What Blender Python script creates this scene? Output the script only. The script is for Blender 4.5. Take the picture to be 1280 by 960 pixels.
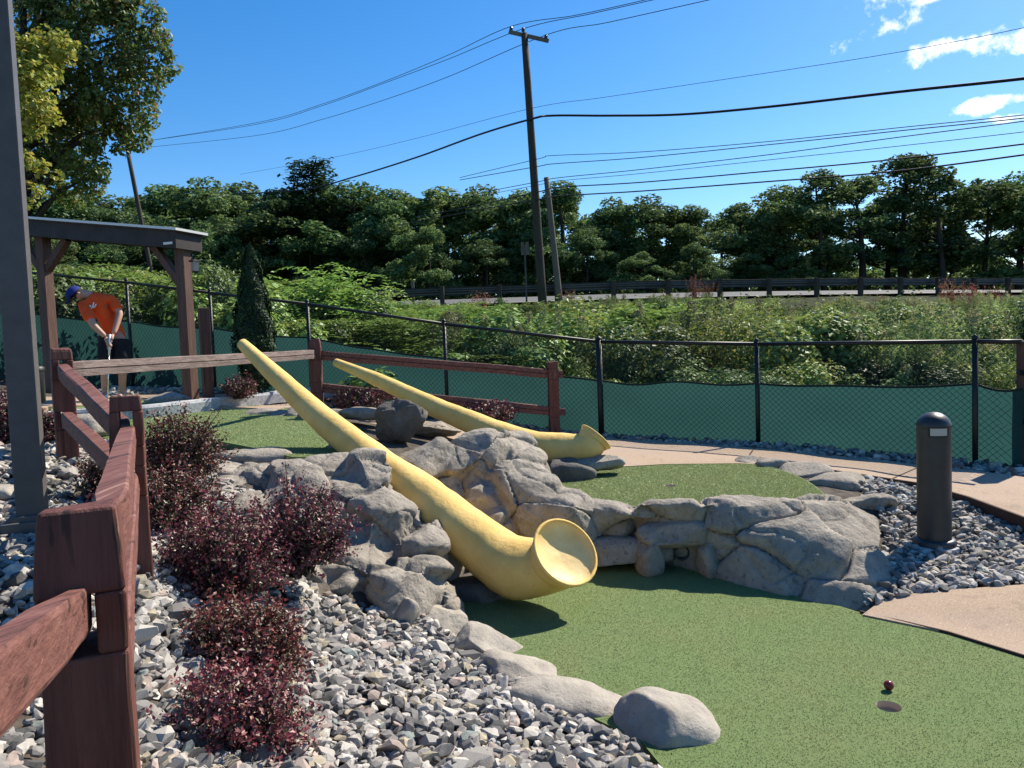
import bpy, bmesh, math, random
import numpy as np
from mathutils import Vector, Matrix, noise, Euler
from mathutils.geometry import delaunay_2d_cdt
for o in list(bpy.data.objects): bpy.data.objects.remove(o)
random.seed(7); rng = np.random.default_rng(7)
S = bpy.context.scene; C = S.collection; PI = math.pi
R_ = math.radians

# ------------------------------------------------------------------ camera
F, CU, CV, EYE = 930.0, 640.0, 480.0, 1.6
PITCH, ROLL = 3.2, 2.1
cam = bpy.data.objects.new('camera', bpy.data.cameras.new('camera')); C.objects.link(cam)
cam.data.sensor_width = 36; cam.data.lens = F/1280*36
cam.data.clip_start = 0.05; cam.data.clip_end = 3000
CM = Matrix.Rotation(R_(90-PITCH), 3, 'X') @ Matrix.Rotation(R_(-ROLL), 3, 'Z')
cam.matrix_world = Matrix.Translation((0, 0, EYE)) @ CM.to_4x4()
S.camera = cam

# ------------------------------------------------------------------ world: sky, clouds, sun
SUN_EL, SUN_AZ = R_(44), R_(50)      # azimuth: to the right of the view direction (+Y)
def ray(u, v):
    return CM @ Vector(((u-CU)/F, -(v-CV)/F, -1))
world = bpy.data.worlds.new('World'); S.world = world; world.use_nodes = True
nt = world.node_tree; nt.nodes.clear()
def N(t, **k):
    n = nt.nodes.new(t)
    for a, b in k.items(): setattr(n, a, b)
    return n
out = N('ShaderNodeOutputWorld'); bg = N('ShaderNodeBackground'); bg.inputs[1].default_value = 0.1
sky = N('ShaderNodeTexSky', sky_type='NISHITA'); sky.sun_disc = False
sky.sun_elevation = SUN_EL; sky.sun_rotation = SUN_AZ; sky.air_density = 1.0; sky.dust_density = 0.3; sky.ozone_density = 3.0
hs = N('ShaderNodeHueSaturation'); hs.inputs['Saturation'].default_value = 1.38; hs.inputs['Value'].default_value = 1.0; hs.inputs['Hue'].default_value = .503
nt.links.new(sky.outputs[0], hs.inputs['Color'])
tc = N('ShaderNodeTexCoord')
nz = N('ShaderNodeTexNoise'); nz.inputs['Scale'].default_value = 22; nz.inputs['Detail'].default_value = 7; nz.inputs['Roughness'].default_value = 0.62
nt.links.new(tc.outputs['Generated'], nz.inputs['Vector'])
acc = None
def math_(op, a, b):
    n = N('ShaderNodeMath', operation=op)
    for i, x in enumerate((a, b)):
        if x is None: continue
        if isinstance(x, (int, float)): n.inputs[i].default_value = x
        else: nt.links.new(x, n.inputs[i])
    return n.outputs[0]
for (u, v, su, sv, tilt) in [(1105, 32, 62, 18, -.35), (1150, -6, 75, 17, -.2), (1225, 56, 85, 17, -.18), (1275, 40, 40, 22, -.3), (1228, 133, 38, 10, -.25), (1268, 148, 26, 7, -.1), (1330, 30, 80, 30, -.3)]:
    d = ray(u, v).normalized()
    ax = (ray(u+60*math.cos(tilt), v+60*math.sin(tilt)).normalized()-d).normalized()
    ay = d.cross(ax).normalized()
    L = ray(u, v).length
    xs = []
    for axis, s_ in ((ax, su/F/L), (ay, sv/F/L)):
        dp = N('ShaderNodeVectorMath', operation='DOT_PRODUCT'); nt.links.new(tc.outputs['Generated'], dp.inputs[0]); dp.inputs[1].default_value = axis
        q = math_('SUBTRACT', dp.outputs['Value'], d.dot(axis)); q = math_('DIVIDE', q, s_); xs.append(math_('MULTIPLY', q, q))
    m = math_('SUBTRACT', 1.0, math_('ADD', xs[0], xs[1]))
    dp = N('ShaderNodeVectorMath', operation='DOT_PRODUCT'); nt.links.new(tc.outputs['Generated'], dp.inputs[0]); dp.inputs[1].default_value = d
    m = math_('MAXIMUM', m, -3.0)
    m = math_('SUBTRACT', m, math_('MULTIPLY', math_('LESS_THAN', dp.outputs['Value'], 0.5), 10.0))
    acc = m if acc is None else math_('MAXIMUM', acc, m)
dens = math_('ADD', math_('MULTIPLY', acc, 0.55), math_('MULTIPLY', math_('SUBTRACT', nz.outputs['Fac'], 0.52), 4.2))
mr = N('ShaderNodeMapRange'); mr.inputs['From Min'].default_value = 0.0; mr.inputs['From Max'].default_value = 0.75; mr.interpolation_type = 'SMOOTHSTEP'
nt.links.new(dens, mr.inputs['Value'])
mx = N('ShaderNodeMix', data_type='RGBA'); nt.links.new(mr.outputs[0], mx.inputs['Factor'])
nt.links.new(hs.outputs[0], mx.inputs['A']); mx.inputs['B'].default_value = (9.0, 9.2, 9.4, 1)
nt.links.new(mx.outputs['Result'], bg.inputs[0]); nt.links.new(bg.outputs[0], out.inputs[0])
sun = bpy.data.objects.new('sun', bpy.data.lights.new('sun', 'SUN')); C.objects.link(sun)
sun.data.energy = 5.0; sun.data.angle = R_(0.53); sun.data.color = (1, .92, .79)
sdir = Vector((math.sin(SUN_AZ)*math.cos(SUN_EL), math.cos(SUN_AZ)*math.cos(SUN_EL), math.sin(SUN_EL)))
sun.rotation_euler = sdir.to_track_quat('Z', 'Y').to_euler(); sun.location = sdir*50
S.view_settings.view_transform = 'Standard'; S.view_settings.look = 'None'; S.view_settings.gamma = 1
S.view_settings.exposure = 0.8; S.view_settings.use_curve_mapping = False

# ------------------------------------------------------------------ helpers: placing
def W(u, v, Y):
    d = ray(u, v); return Vector((0, 0, EYE)) + d*(Y/d.y)
def G(u, v, z):
    d = ray(u, v); return Vector((0, 0, EYE)) + d*((z-EYE)/d.z)

# ------------------------------------------------------------------ helpers: objects
def tag(o, label=None, cat=None, group=None, kind=None):
    if label: o['label'] = label
    if cat: o['category'] = cat
    if group: o['group'] = group
    if kind: o['kind'] = kind
    return o
def empty(name, loc, label=None, cat=None, group=None, rz=0):
    o = bpy.data.objects.new(name, None); C.objects.link(o); o.location = loc; o.rotation_euler = (0, 0, rz)
    o.empty_display_size = .1
    return tag(o, label, cat, group)
def link(name, me, mat=None, parent=None, loc=None):
    o = bpy.data.objects.new(name, me); C.objects.link(o)
    if mat and not me.materials: me.materials.append(mat)
    if parent:
        o.parent = parent
        if loc is None:      # mesh given in world coordinates
            o.matrix_parent_inverse = Matrix.Identity(4)
            base = Matrix.Translation(parent_world(parent)[0]) @ Matrix.Rotation(parent_world(parent)[1], 4, 'Z')
            me.transform(base.inverted())
        else: o.location = loc
    elif loc is not None: o.location = loc
    return o
def parent_world(p):
    if p.parent:
        a, r = parent_world(p.parent)
        return a + Matrix.Rotation(r, 3, 'Z') @ p.location, r + p.rotation_euler.z
    return Vector(p.location), p.rotation_euler.z
class MB:
    def __init__(s): s.v = []; s.f = []; s.sm = []
    def add(s, vs, fs, smooth=False):
        b = len(s.v); s.v += [Vector(x) for x in vs]; s.f += [tuple(b+i for i in f) for f in fs]; s.sm += [smooth]*len(fs); return s
    def box(s, c, dims, M=None, bev=0.0):
        M = M or Matrix.Identity(3); c = Vector(c); x, y, z = (d/2 for d in dims)
        if bev <= 0:
            vs = [c + M @ Vector((a*x, b*y, d*z)) for d in (-1, 1) for b in (-1, 1) for a in (-1, 1)]
            fs = [(0, 2, 3, 1), (4, 5, 7, 6), (0, 1, 5, 4), (2, 6, 7, 3), (0, 4, 6, 2), (1, 3, 7, 5)]
            return s.add(vs, fs)
        bm = bmesh.new(); bmesh.ops.create_cube(bm, size=1)
        for v_ in bm.verts: v_.co = Vector((v_.co.x*dims[0], v_.co.y*dims[1], v_.co.z*dims[2]))
        bmesh.ops.bevel(bm, geom=bm.edges[:], offset=bev, segments=2, affect='EDGES', profile=.6)
        bm.verts.ensure_lookup_table(); bm.verts.index_update()
        s.add([c + M @ v_.co for v_ in bm.verts], [[q.index for q in f.verts] for f in bm.faces]); bm.free(); return s
    def bar(s, a, b, w, h, up=(0, 0, 1), bev=0.0):
        a, b = Vector(a), Vector(b); y = (b-a); L = y.length; y.normalize(); x = y.cross(Vector(up))
        if x.length < 1e-4: x = y.cross(Vector((1, 0, 0)))
        x.normalize(); z = x.cross(y); M = Matrix((x, y, z)).transposed()
        return s.box((a+b)/2, (w, L, h), M, bev)
    def tube(s, pts, rad, n=10, caps=True, smooth=True, flat=1.0):
        pts = [Vector(p) for p in pts]
        if not hasattr(rad, '__len__'): rad = [rad]*len(pts)
        vs = []; fs = []; prev = None
        for i, p in enumerate(pts):
            t = (pts[min(i+1, len(pts)-1)] - pts[max(i-1, 0)]).normalized()
            if prev is None:
                x = t.cross(Vector((0, 0, 1)))
                if x.length < 1e-3: x = t.cross(Vector((1, 0, 0)))
                x.normalize()
            else: x = (prev - t*prev.dot(t)).normalized()
            prev = x; y = t.cross(x)
            for k in range(n):
                a = 2*PI*k/n; vs.append(p + (x*math.cos(a) + y*math.sin(a)*flat)*rad[i])
        for i in range(len(pts)-1):
            for k in range(n):
                k2 = (k+1) % n; fs.append((i*n+k, i*n+k2, (i+1)*n+k2, (i+1)*n+k))
        s.add(vs, fs, smooth)
        if caps:
            b = len(s.v)-len(vs)
            s.f += [tuple(b+k for k in reversed(range(n))), tuple(b+(len(pts)-1)*n+k for k in range(n))]; s.sm += [False]*2
        return s
    def lathe(s, c, prof, n=24, smooth=True, axis=None):
        c = Vector(c); vs = []; fs = []
        M = Vector((0, 0, 1)).rotation_difference(Vector(axis)).to_matrix() if axis else Matrix.Identity(3)
        for (r, z) in prof:
            for k in range(n):
                a = 2*PI*k/n; vs.append(c + M @ Vector((r*math.cos(a), r*math.sin(a), z)))
        for i in range(len(prof)-1):
            for k in range(n):
                k2 = (k+1) % n; fs.append((i*n+k, i*n+k2, (i+1)*n+k2, (i+1)*n+k))
        return s.add(vs, fs, smooth)
    def mesh(s, name, mat=None):
        me = bpy.data.meshes.new(name); me.from_pydata(s.v, [], s.f)
        me.polygons.foreach_set('use_smooth', s.sm)
        if mat: me.materials.append(mat)
        me.update(); return me
    def build(s, name, mat, parent=None): return link(name, s.mesh(name, mat), None, parent)
def np_mesh(name, verts, faces, mat, cols=None, smooth=False):
    """verts (N,3), faces (M,k) all the same size, cols (N,3)"""
    verts = np.asarray(verts, np.float32); faces = np.asarray(faces, np.int32); k = faces.shape[1]
    me = bpy.data.meshes.new(name); me.vertices.add(len(verts)); me.vertices.foreach_set('co', verts.ravel())
    me.loops.add(faces.size); me.loops.foreach_set('vertex_index', faces.ravel())
    me.polygons.add(len(faces)); me.polygons.foreach_set('loop_start', np.arange(0, faces.size, k, dtype=np.int32))
    me.polygons.foreach_set('use_smooth', np.full(len(faces), smooth))
    if cols is not None:
        a = me.attributes.new('Col', 'FLOAT_COLOR', 'POINT'); c4 = np.ones((len(verts), 4), np.float32); c4[:, :3] = cols; a.data.foreach_set('color', c4.ravel())
    me.update(calc_edges=True)
    if mat: me.materials.append(mat)
    return me
def copy_tree(o, parent=None):
    c = o.copy(); C.objects.link(c)
    if parent: c.parent = parent
    for ch in [x for x in o.children]: copy_tree(ch, c)
    return c

# ------------------------------------------------------------------ materials
def mat(name, col, rough=.7, spec=.3, metal=0.0):
    m = bpy.data.materials.new(name); m.use_nodes = True; b = m.node_tree.nodes['Principled BSDF']
    b.inputs['Base Color'].default_value = (*col, 1); b.inputs['Roughness'].default_value = rough
    b.inputs['Specular IOR Level'].default_value = spec; b.inputs['Metallic'].default_value = metal
    return m
def mix_noise(m, stops, scale=5, detail=6, rough=.6, coord='Object', bump=0.0, bscale=None, bdist=.01, stretch=None, distortion=0.0):
    """colour ramp over noise + bump"""
    t = m.node_tree; b = t.nodes['Principled BSDF']
    co = t.nodes.new('ShaderNodeTexCoord'); src = co.outputs[coord]
    if stretch:
        mp = t.nodes.new('ShaderNodeMapping'); mp.inputs['Scale'].default_value = stretch; t.links.new(src, mp.inputs['Vector']); src = mp.outputs[0]
    n = t.nodes.new('ShaderNodeTexNoise'); n.inputs['Scale'].default_value = scale; n.inputs['Detail'].default_value = detail; n.inputs['Roughness'].default_value = rough; n.inputs['Distortion'].default_value = distortion
    t.links.new(src, n.inputs['Vector'])
    r = t.nodes.new('ShaderNodeValToRGB'); e = r.color_ramp.elements
    e[0].position, e[0].color = stops[0][0], (*stops[0][1], 1); e[1].position, e[1].color = stops[-1][0], (*stops[-1][1], 1)
    for p, c in stops[1:-1]: x = e.new(p); x.color = (*c, 1)
    t.links.new(n.outputs['Fac'], r.inputs['Fac']); t.links.new(r.outputs[0], b.inputs['Base Color'])
    if bump:
        n2 = t.nodes.new('ShaderNodeTexNoise'); n2.inputs['Scale'].default_value = bscale or scale*4; n2.inputs['Detail'].default_value = 8; n2.inputs['Roughness'].default_value = .65
        t.links.new(src, n2.inputs['Vector'])
        bp = t.nodes.new('ShaderNodeBump'); bp.inputs['Strength'].default_value = bump; bp.inputs['Distance'].default_value = bdist
        t.links.new(n2.outputs['Fac'], bp.inputs['Height']); t.links.new(bp.outputs[0], b.inputs['Normal'])
    return m
def speckle(m, col, scale, thr, amt=1.0, coord='Object'):
    """small spots mixed over the base colour"""
    t = m.node_tree; b = t.nodes['Principled BSDF']; old = b.inputs['Base Color'].links[0].from_socket
    co = t.nodes.new('ShaderNodeTexCoord'); n = t.nodes.new('ShaderNodeTexNoise'); n.inputs['Scale'].default_value = scale; n.inputs['Detail'].default_value = 3
    t.links.new(co.outputs[coord], n.inputs['Vector'])
    mr_ = t.nodes.new('ShaderNodeMapRange'); mr_.inputs['From Min'].default_value = thr; mr_.inputs['From Max'].default_value = thr+.07; mr_.inputs['To Max'].default_value = amt
    t.links.new(n.outputs['Fac'], mr_.inputs['Value'])
    x = t.nodes.new('ShaderNodeMix'); x.data_type = 'RGBA'; t.links.new(mr_.outputs[0], x.inputs['Factor']); t.links.new(old, x.inputs['A']); x.inputs['B'].default_value = (*col, 1)
    t.links.new(x.outputs['Result'], b.inputs['Base Color']); return m
def leaf_mat(name, trans=.4, var=.25, gloss=.08, tint=(1, 1, 1)):
    m = bpy.data.materials.new(name); m.use_nodes = True; t = m.node_tree; t.nodes.clear()
    o = t.nodes.new('ShaderNodeOutputMaterial'); at = t.nodes.new('ShaderNodeAttribute'); at.attribute_name = 'Col'
    oi = t.nodes.new('ShaderNodeObjectInfo'); hsv = t.nodes.new('ShaderNodeHueSaturation')
    mr1 = t.nodes.new('ShaderNodeMapRange'); mr1.inputs['To Min'].default_value = 1-var; mr1.inputs['To Max'].default_value = 1+var
    t.links.new(oi.outputs['Random'], mr1.inputs['Value']); t.links.new(mr1.outputs[0], hsv.inputs['Value'])
    mr2 = t.nodes.new('ShaderNodeMapRange'); mr2.inputs['To Min'].default_value = .5-.022; mr2.inputs['To Max'].default_value = .5+.016
    mm = t.nodes.new('ShaderNodeMath'); mm.operation = 'FRACT'; mm2 = t.nodes.new('ShaderNodeMath'); mm2.operation = 'MULTIPLY'; mm2.inputs[1].default_value = 7.3
    t.links.new(oi.outputs['Random'], mm2.inputs[0]); t.links.new(mm2.outputs[0], mm.inputs[0]); t.links.new(mm.outputs[0], mr2.inputs['Value']); t.links.new(mr2.outputs[0], hsv.inputs['Hue'])
    t.links.new(at.outputs['Color'], hsv.inputs['Color'])
    di = t.nodes.new('ShaderNodeBsdfDiffuse'); tr = t.nodes.new('ShaderNodeBsdfTranslucent'); gl = t.nodes.new('ShaderNodeBsdfGlossy'); gl.inputs['Roughness'].default_value = .5
    ht = t.nodes.new('ShaderNodeHueSaturation'); ht.inputs['Hue'].default_value = .485; ht.inputs['Value'].default_value = 1.15; t.links.new(hsv.outputs[0], ht.inputs['Color'])
    t.links.new(hsv.outputs[0], di.inputs['Color']); t.links.new(ht.outputs[0], tr.inputs['Color']); gl.inputs['Color'].default_value = (.8, .85, .8, 1)
    a = t.nodes.new('ShaderNodeMixShader'); a.inputs[0].default_value = trans; b = t.nodes.new('ShaderNodeMixShader'); b.inputs[0].default_value = gloss
    t.links.new(di.outputs[0], a.inputs[1]); t.links.new(tr.outputs[0], a.inputs[2]); t.links.new(a.outputs[0], b.inputs[1]); t.links.new(gl.outputs[0], b.inputs[2]); t.links.new(b.outputs[0], o.inputs[0])
    return m
def attr_mat(name, rough=.85, spec=.2, bump=0.0, bscale=60, objrand=False):
    m = mat(name, (.5, .5, .5), rough, spec); t = m.node_tree; b = t.nodes['Principled BSDF']
    at = t.nodes.new('ShaderNodeAttribute'); at.attribute_name = 'Col'
    co = t.nodes.new('ShaderNodeTexCoord'); n = t.nodes.new('ShaderNodeTexNoise'); n.inputs['Scale'].default_value = bscale; n.inputs['Detail'].default_value = 5
    t.links.new(co.outputs['Object'], n.inputs['Vector'])
    mr_ = t.nodes.new('ShaderNodeMapRange'); mr_.inputs['From Min'].default_value = .3; mr_.inputs['From Max'].default_value = .7; mr_.inputs['To Min'].default_value = .72; mr_.inputs['To Max'].default_value = 1.2
    t.links.new(n.outputs['Fac'], mr_.inputs['Value'])
    x = t.nodes.new('ShaderNodeMix'); x.data_type = 'RGBA'; x.blend_type = 'MULTIPLY'; x.inputs['Factor'].default_value = 1
    if objrand:
        oi = t.nodes.new('ShaderNodeObjectInfo'); r = t.nodes.new('ShaderNodeValToRGB'); r.color_ramp.interpolation = 'CONSTANT'; e = r.color_ramp.elements
        for i, (p, c) in enumerate(objrand):
            q = e[i] if i < 2 else e.new(p); q.position = p; q.color = (*c, 1)
        t.links.new(oi.outputs['Random'], r.inputs['Fac']); t.links.new(r.outputs[0], x.inputs['A'])
    else: t.links.new(at.outputs['Color'], x.inputs['A'])
    t.links.new(mr_.outputs[0], x.inputs['B']); t.links.new(x.outputs['Result'], b.inputs['Base Color'])
    if bump:
        bp = t.nodes.new('ShaderNodeBump'); bp.inputs['Strength'].default_value = bump; bp.inputs['Distance'].default_value = .004; t.links.new(n.outputs['Fac'], bp.inputs['Height']); t.links.new(bp.outputs[0], b.inputs['Normal'])
    return m
M = {}
M['soil'] = mix_noise(mat('soil', (.1, .09, .08), .95, .1), [(.3, (.045, .038, .032)), (.7, (.14, .118, .095))], 9, bump=.6, bscale=40, bdist=.02)
M['turf'] = mix_noise(mat('turf', (.1, .15, .05), .9, .15), [(.3, (.135, .193, .07)), (.5, (.152, .215, .082)), (.7, (.175, .235, .097))], 260, 3, .7, bump=.9, bscale=420, bdist=.006)
def add_patches(m, col, scale):
    t = m.node_tree; b = t.nodes['Principled BSDF']; old = b.inputs['Base Color'].links[0].from_socket
    co = t.nodes.new('ShaderNodeTexCoord'); n = t.nodes.new('ShaderNodeTexNoise'); n.inputs['Scale'].default_value = scale; n.inputs['Detail'].default_value = 4
    t.links.new(co.outputs['Object'], n.inputs['Vector']); mr_ = t.nodes.new('ShaderNodeMapRange'); mr_.inputs['From Min'].default_value = .4; mr_.inputs['From Max'].default_value = .7; mr_.inputs['To Max'].default_value = .55
    t.links.new(n.outputs['Fac'], mr_.inputs['Value']); x = t.nodes.new('ShaderNodeMix'); x.data_type = 'RGBA'
    t.links.new(mr_.outputs[0], x.inputs['Factor']); t.links.new(old, x.inputs['A']); x.inputs['B'].default_value = (*col, 1); t.links.new(x.outputs['Result'], b.inputs['Base Color'])
add_patches(M['turf'], (.20, .215, .09), 2.2)
M['blade'] = leaf_mat('turf_blade', .45, 0.0, .05)
M['concrete'] = mix_noise(mat('pink_concrete', (.5, .35, .28), .9, .2), [(.25, (.25, .178, .122)), (.5, (.37, .27, .186)), (.75, (.46, .345, .242))], 120, 5, .75, bump=.5, bscale=200, bdist=.004)
speckle(M['concrete'], (.11, .085, .07), 95, .62, .75); speckle(M['concrete'], (.62, .52, .43), 120, .62, .6); speckle(M['concrete'], (.20, .15, .115), 9, .60, .35); add_patches(M['concrete'], (.33, .26, .22), 1.6)
M['edging'] = mat('edging', (.06, .035, .025), .8, .2)
M['rock'] = mix_noise(mat('rock', (.3, .28, .26), .92, .15), [(.25, (.132, .116, .094)), (.42, (.248, .219, .180)), (.58, (.33, .293, .243)), (.78, (.435, .39, .325))], 6, 10, .74, bump=.9, bscale=34, bdist=.018)
speckle(M['rock'], (.10, .09, .08), 26, .59, .5); speckle(M['rock'], (.50, .46, .39), 60, .64, .35)
M['shaderock'] = mix_noise(mat('shaded_rock', (.1, .1, .09), .9, .15), [(.3, (.08, .074, .066)), (.6, (.15, .14, .125)), (.8, (.21, .195, .175))], 6, 9, .7, bump=.9, bscale=30, bdist=.02)  # darker copy of rock: shade on these stones put into the colour
M['palerock'] = mix_noise(mat('pale_rock', (.4, .36, .3), .92, .15), [(.25, (.22, .195, .16)), (.5, (.34, .305, .255)), (.8, (.43, .39, .33))], 6, 9, .65, bump=.8, bscale=30, bdist=.012)
speckle(M['palerock'], (.14, .12, .10), 50, .64, .6)
M['horn'] = mix_noise(mat('horn_paint', (.75, .5, .16), .75, .2), [(.25, (.66, .42, .12)), (.5, (.76, .51, .165)), (.75, (.82, .58, .215))], 4.5, 7, .6, bump=.55, bscale=22, bdist=.012)
speckle(M['horn'], (.42, .25, .07), 26, .69, .5); speckle(M['horn'], (.85, .68, .36), 34, .69, .5); speckle(M['horn'], (.58, .38, .13), 3.2, .62, .3)
M['hornin'] = mix_noise(mat('horn_inside', (.8, .6, .25), .55, .35), [(.3, (.72, .47, .16)), (.7, (.82, .62, .29))], 7, 6, .6, bump=.3, bscale=20, bdist=.01)
def wood(name, a, b, c, axis, rough=.65, spec=.35):
    st = [1, 1, 1]; st = [14, 14, 14]; st[axis] = 1.0
    return mix_noise(mat(name, a, rough, spec), [(.28, a), (.5, b), (.75, c)], 2.2, 8, .7, bump=.75, bscale=3.2, bdist=.012, stretch=tuple(st), distortion=.6)
M['redwood_v'] = wood('redwood_post', (.07, .022, .015), (.125, .042, .03), (.18, .066, .048), 2)
M['redwood_h'] = wood('redwood_rail', (.085, .03, .023), (.16, .062, .047), (.24, .11, .085), 1)
def streaks(m, col, axis, scale, thr, amt=.85):
    t = m.node_tree; b = t.nodes['Principled BSDF']; old = b.inputs['Base Color'].links[0].from_socket; st = [26, 26, 26]; st[axis] = 1.1
    co = t.nodes.new('ShaderNodeTexCoord'); mp = t.nodes.new('ShaderNodeMapping'); mp.inputs['Scale'].default_value = st; t.links.new(co.outputs['Object'], mp.inputs['Vector'])
    n = t.nodes.new('ShaderNodeTexNoise'); n.inputs['Scale'].default_value = scale; n.inputs['Detail'].default_value = 5; n.inputs['Distortion'].default_value = .4; t.links.new(mp.outputs[0], n.inputs['Vector'])
    mr_ = t.nodes.new('ShaderNodeMapRange'); mr_.inputs['From Min'].default_value = thr; mr_.inputs['From Max'].default_value = thr+.05; mr_.inputs['To Max'].default_value = amt; t.links.new(n.outputs['Fac'], mr_.inputs['Value'])
    x = t.nodes.new('ShaderNodeMix'); x.data_type = 'RGBA'; t.links.new(mr_.outputs[0], x.inputs['Factor']); t.links.new(old, x.inputs['A']); x.inputs['B'].default_value = (*col, 1); t.links.new(x.outputs['Result'], b.inputs['Base Color'])
for k_, ax_ in (('redwood_v', 2), ('redwood_h', 1)):
    streaks(M[k_], (.035, .014, .011), ax_, 1.6, .60); streaks(M[k_], (.34, .20, .155), ax_, 2.3, .66, .6)
M['grey_h'] = wood('weathered_rail', (.11, .078, .068), (.20, .15, .132), (.29, .23, .20), 1, .8, .2)
M['pavwood'] = wood('pavilion_post', (.055, .028, .02), (.10, .052, .038), (.15, .085, .063), 2)
M['darkbeam'] = mix_noise(mat('dark_beam', (.03, .022, .022), .6, .3), [(.3, (.022, .016, .016)), (.7, (.05, .036, .034))], 6, bump=.2)
M['whitemetal'] = mat('roof_metal', (.7, .7, .68), .4, .5)
M['greymetal'] = mix_noise(mat('lamp_post_paint', (.05, .048, .046), .5, .4), [(.3, (.075, .069, .066)), (.7, (.10, .093, .088))], 12, bump=.08)
M['bollard'] = mix_noise(mat('bollard_paint', (.02, .021, .024), .42, .5), [(.3, (.017, .018, .021)), (.7, (.028, .029, .032))], 14, bump=.12, bscale=200)
M['lens'] = mat('lens', (.42, .40, .36), .35, .5)
M['black'] = mat('black_coating', (.008, .009, .009), .5, .4)
M['screen'] = mix_noise(mat('screen_fabric', (.01, .09, .07), .8, .2), [(.3, (.018, .066, .058)), (.7, (.027, .09, .078))], 3, 6, .6, bump=.4, bscale=5, bdist=.05)
def translucent(m, col, k):
    t = m.node_tree; b = t.nodes['Principled BSDF']; o = [x for x in t.nodes if x.type == 'OUTPUT_MATERIAL'][0]
    tr = t.nodes.new('ShaderNodeBsdfTranslucent'); tr.inputs[0].default_value = (*col, 1); mxs = t.nodes.new('ShaderNodeMixShader'); mxs.inputs[0].default_value = k
    t.links.new(b.outputs[0], mxs.inputs[1]); t.links.new(tr.outputs[0], mxs.inputs[2]); t.links.new(mxs.outputs[0], o.inputs[0])
translucent(M['screen'], (.028, .088, .082), .5)
M['hem'] = mat('screen_hem', (.008, .025, .022), .8, .2)
M['steel'] = mix_noise(mat('galvanised', (.22, .22, .22), .5, .4, .3), [(.3, (.05, .05, .048)), (.7, (.09, .09, .085))], 4)
M['asphalt'] = mix_noise(mat('asphalt', (.1, .1, .1), .85, .3), [(.3, (.085, .083, .08)), (.7, (.13, .127, .12))], 3, bump=.2)
M['dirt'] = mix_noise(mat('hillside', (.05, .07, .025), .95, .1), [(.3, (.016, .022, .009)), (.7, (.042, .052, .018))], .8, 8, bump=.5, bscale=3, bdist=.2)
M['pole'] = wood('pole_wood', (.035, .028, .022), (.06, .05, .04), (.085, .072, .06), 2, .85, .15)
M['palepole'] = wood('pale_pole_wood', (.095, .085, .07), (.14, .125, .105), (.19, .17, .15), 2, .85, .15)
M['wire'] = mat('wire', (.012, .014, .018), .6, .3)
M['bark'] = wood('bark', (.025, .02, .016), (.05, .042, .034), (.085, .072, .06), 2, .95, .1)
M['kerb'] = mix_noise(mat('weathered_kerb', (.4, .4, .4), .9, .2), [(.3, (.24, .24, .245)), (.5, (.40, .40, .40)), (.7, (.56, .56, .55))], 30, 6, .75, bump=.5, bscale=40, bdist=.01)
M['leaf'] = leaf_mat('leaf_broad', .34, .45, .04); M['leafmaple'] = leaf_mat('leaf_maple', .42, 0.0, .04); M['leaffar'] = leaf_mat('leaf_far', .36, .32, .03); M['leafred'] = leaf_mat('leaf_barberry', .25, .12, .06); M['leafconifer'] = leaf_mat('leaf_conifer', .12, .15, .03)
PAL = [((.54, .51, .465), .17), ((.42, .395, .365), .21), ((.30, .285, .27), .21), ((.19, .185, .182), .15), ((.10, .10, .10), .10), ((.44, .36, .315), .07), ((.42, .37, .28), .06), ((.25, .285, .275), .03)]
_p = 0; rr = []
for c_, w_ in PAL: rr.append((_p, (c_[0]*.84, c_[1]*.825, c_[2]*.79))); _p += w_
M['gravel'] = attr_mat('gravel', .85, .25, .5, 45); M['stone'] = attr_mat('gravel_stone', .85, .25, .5, 45, rr)

# ------------------------------------------------------------------ terrain
# fence post spots: pixel column, depth, ground height, top height
def fpost(u, vb, vt, Y, zb=None):
    b = W(u, vb, Y); t = W(u, vt, Y); return Vector((t.x, t.y, b.z if zb is None else zb)), t.z
FP = [fpost(-75, 0, 322, 12.9, 1.3), fpost(30, 0, 340, 12.4, 1.2), fpost(158, 0, 353, 11.9, 1.08), fpost(262, 0, 366, 11.3, 1.02), fpost(384, 0, 380, 10.7, .92), fpost(555, 0, 405, 10.0, .66)]
for u, vb, vt, z in ((752, 546, 427, .39), (948, 556, 430, .36), (1219, 581, 427, .31)):
    g = G(u, vb, z); FP.append((g, W(u, vt, g.y).z))
_a, _b = FP[-2][0], FP[-1][0]
FEND = FP[-1][0] + (_b-_a).normalized()*.36      # loose end of the fabric
FX = np.array([p.x for p, _ in FP] + [FEND.x, 8.5, 14]); FY = np.array([p.y for p, _ in FP] + [FEND.y, 4.9, 3.5])
def yF(x): return np.interp(x, FX, FY)
RX = np.array([-200, -60, -30, -4.3, 4.3, 12, 21, 60, 200.]); RY = np.array([40, 27, 24.6, 24.6, 25.0, 27.2, 31.0, 52, 140.])
def yR(x): return np.interp(x, RX, RY)
ROADZ = 2.86
CP = [p for p, _ in FP]
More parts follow.
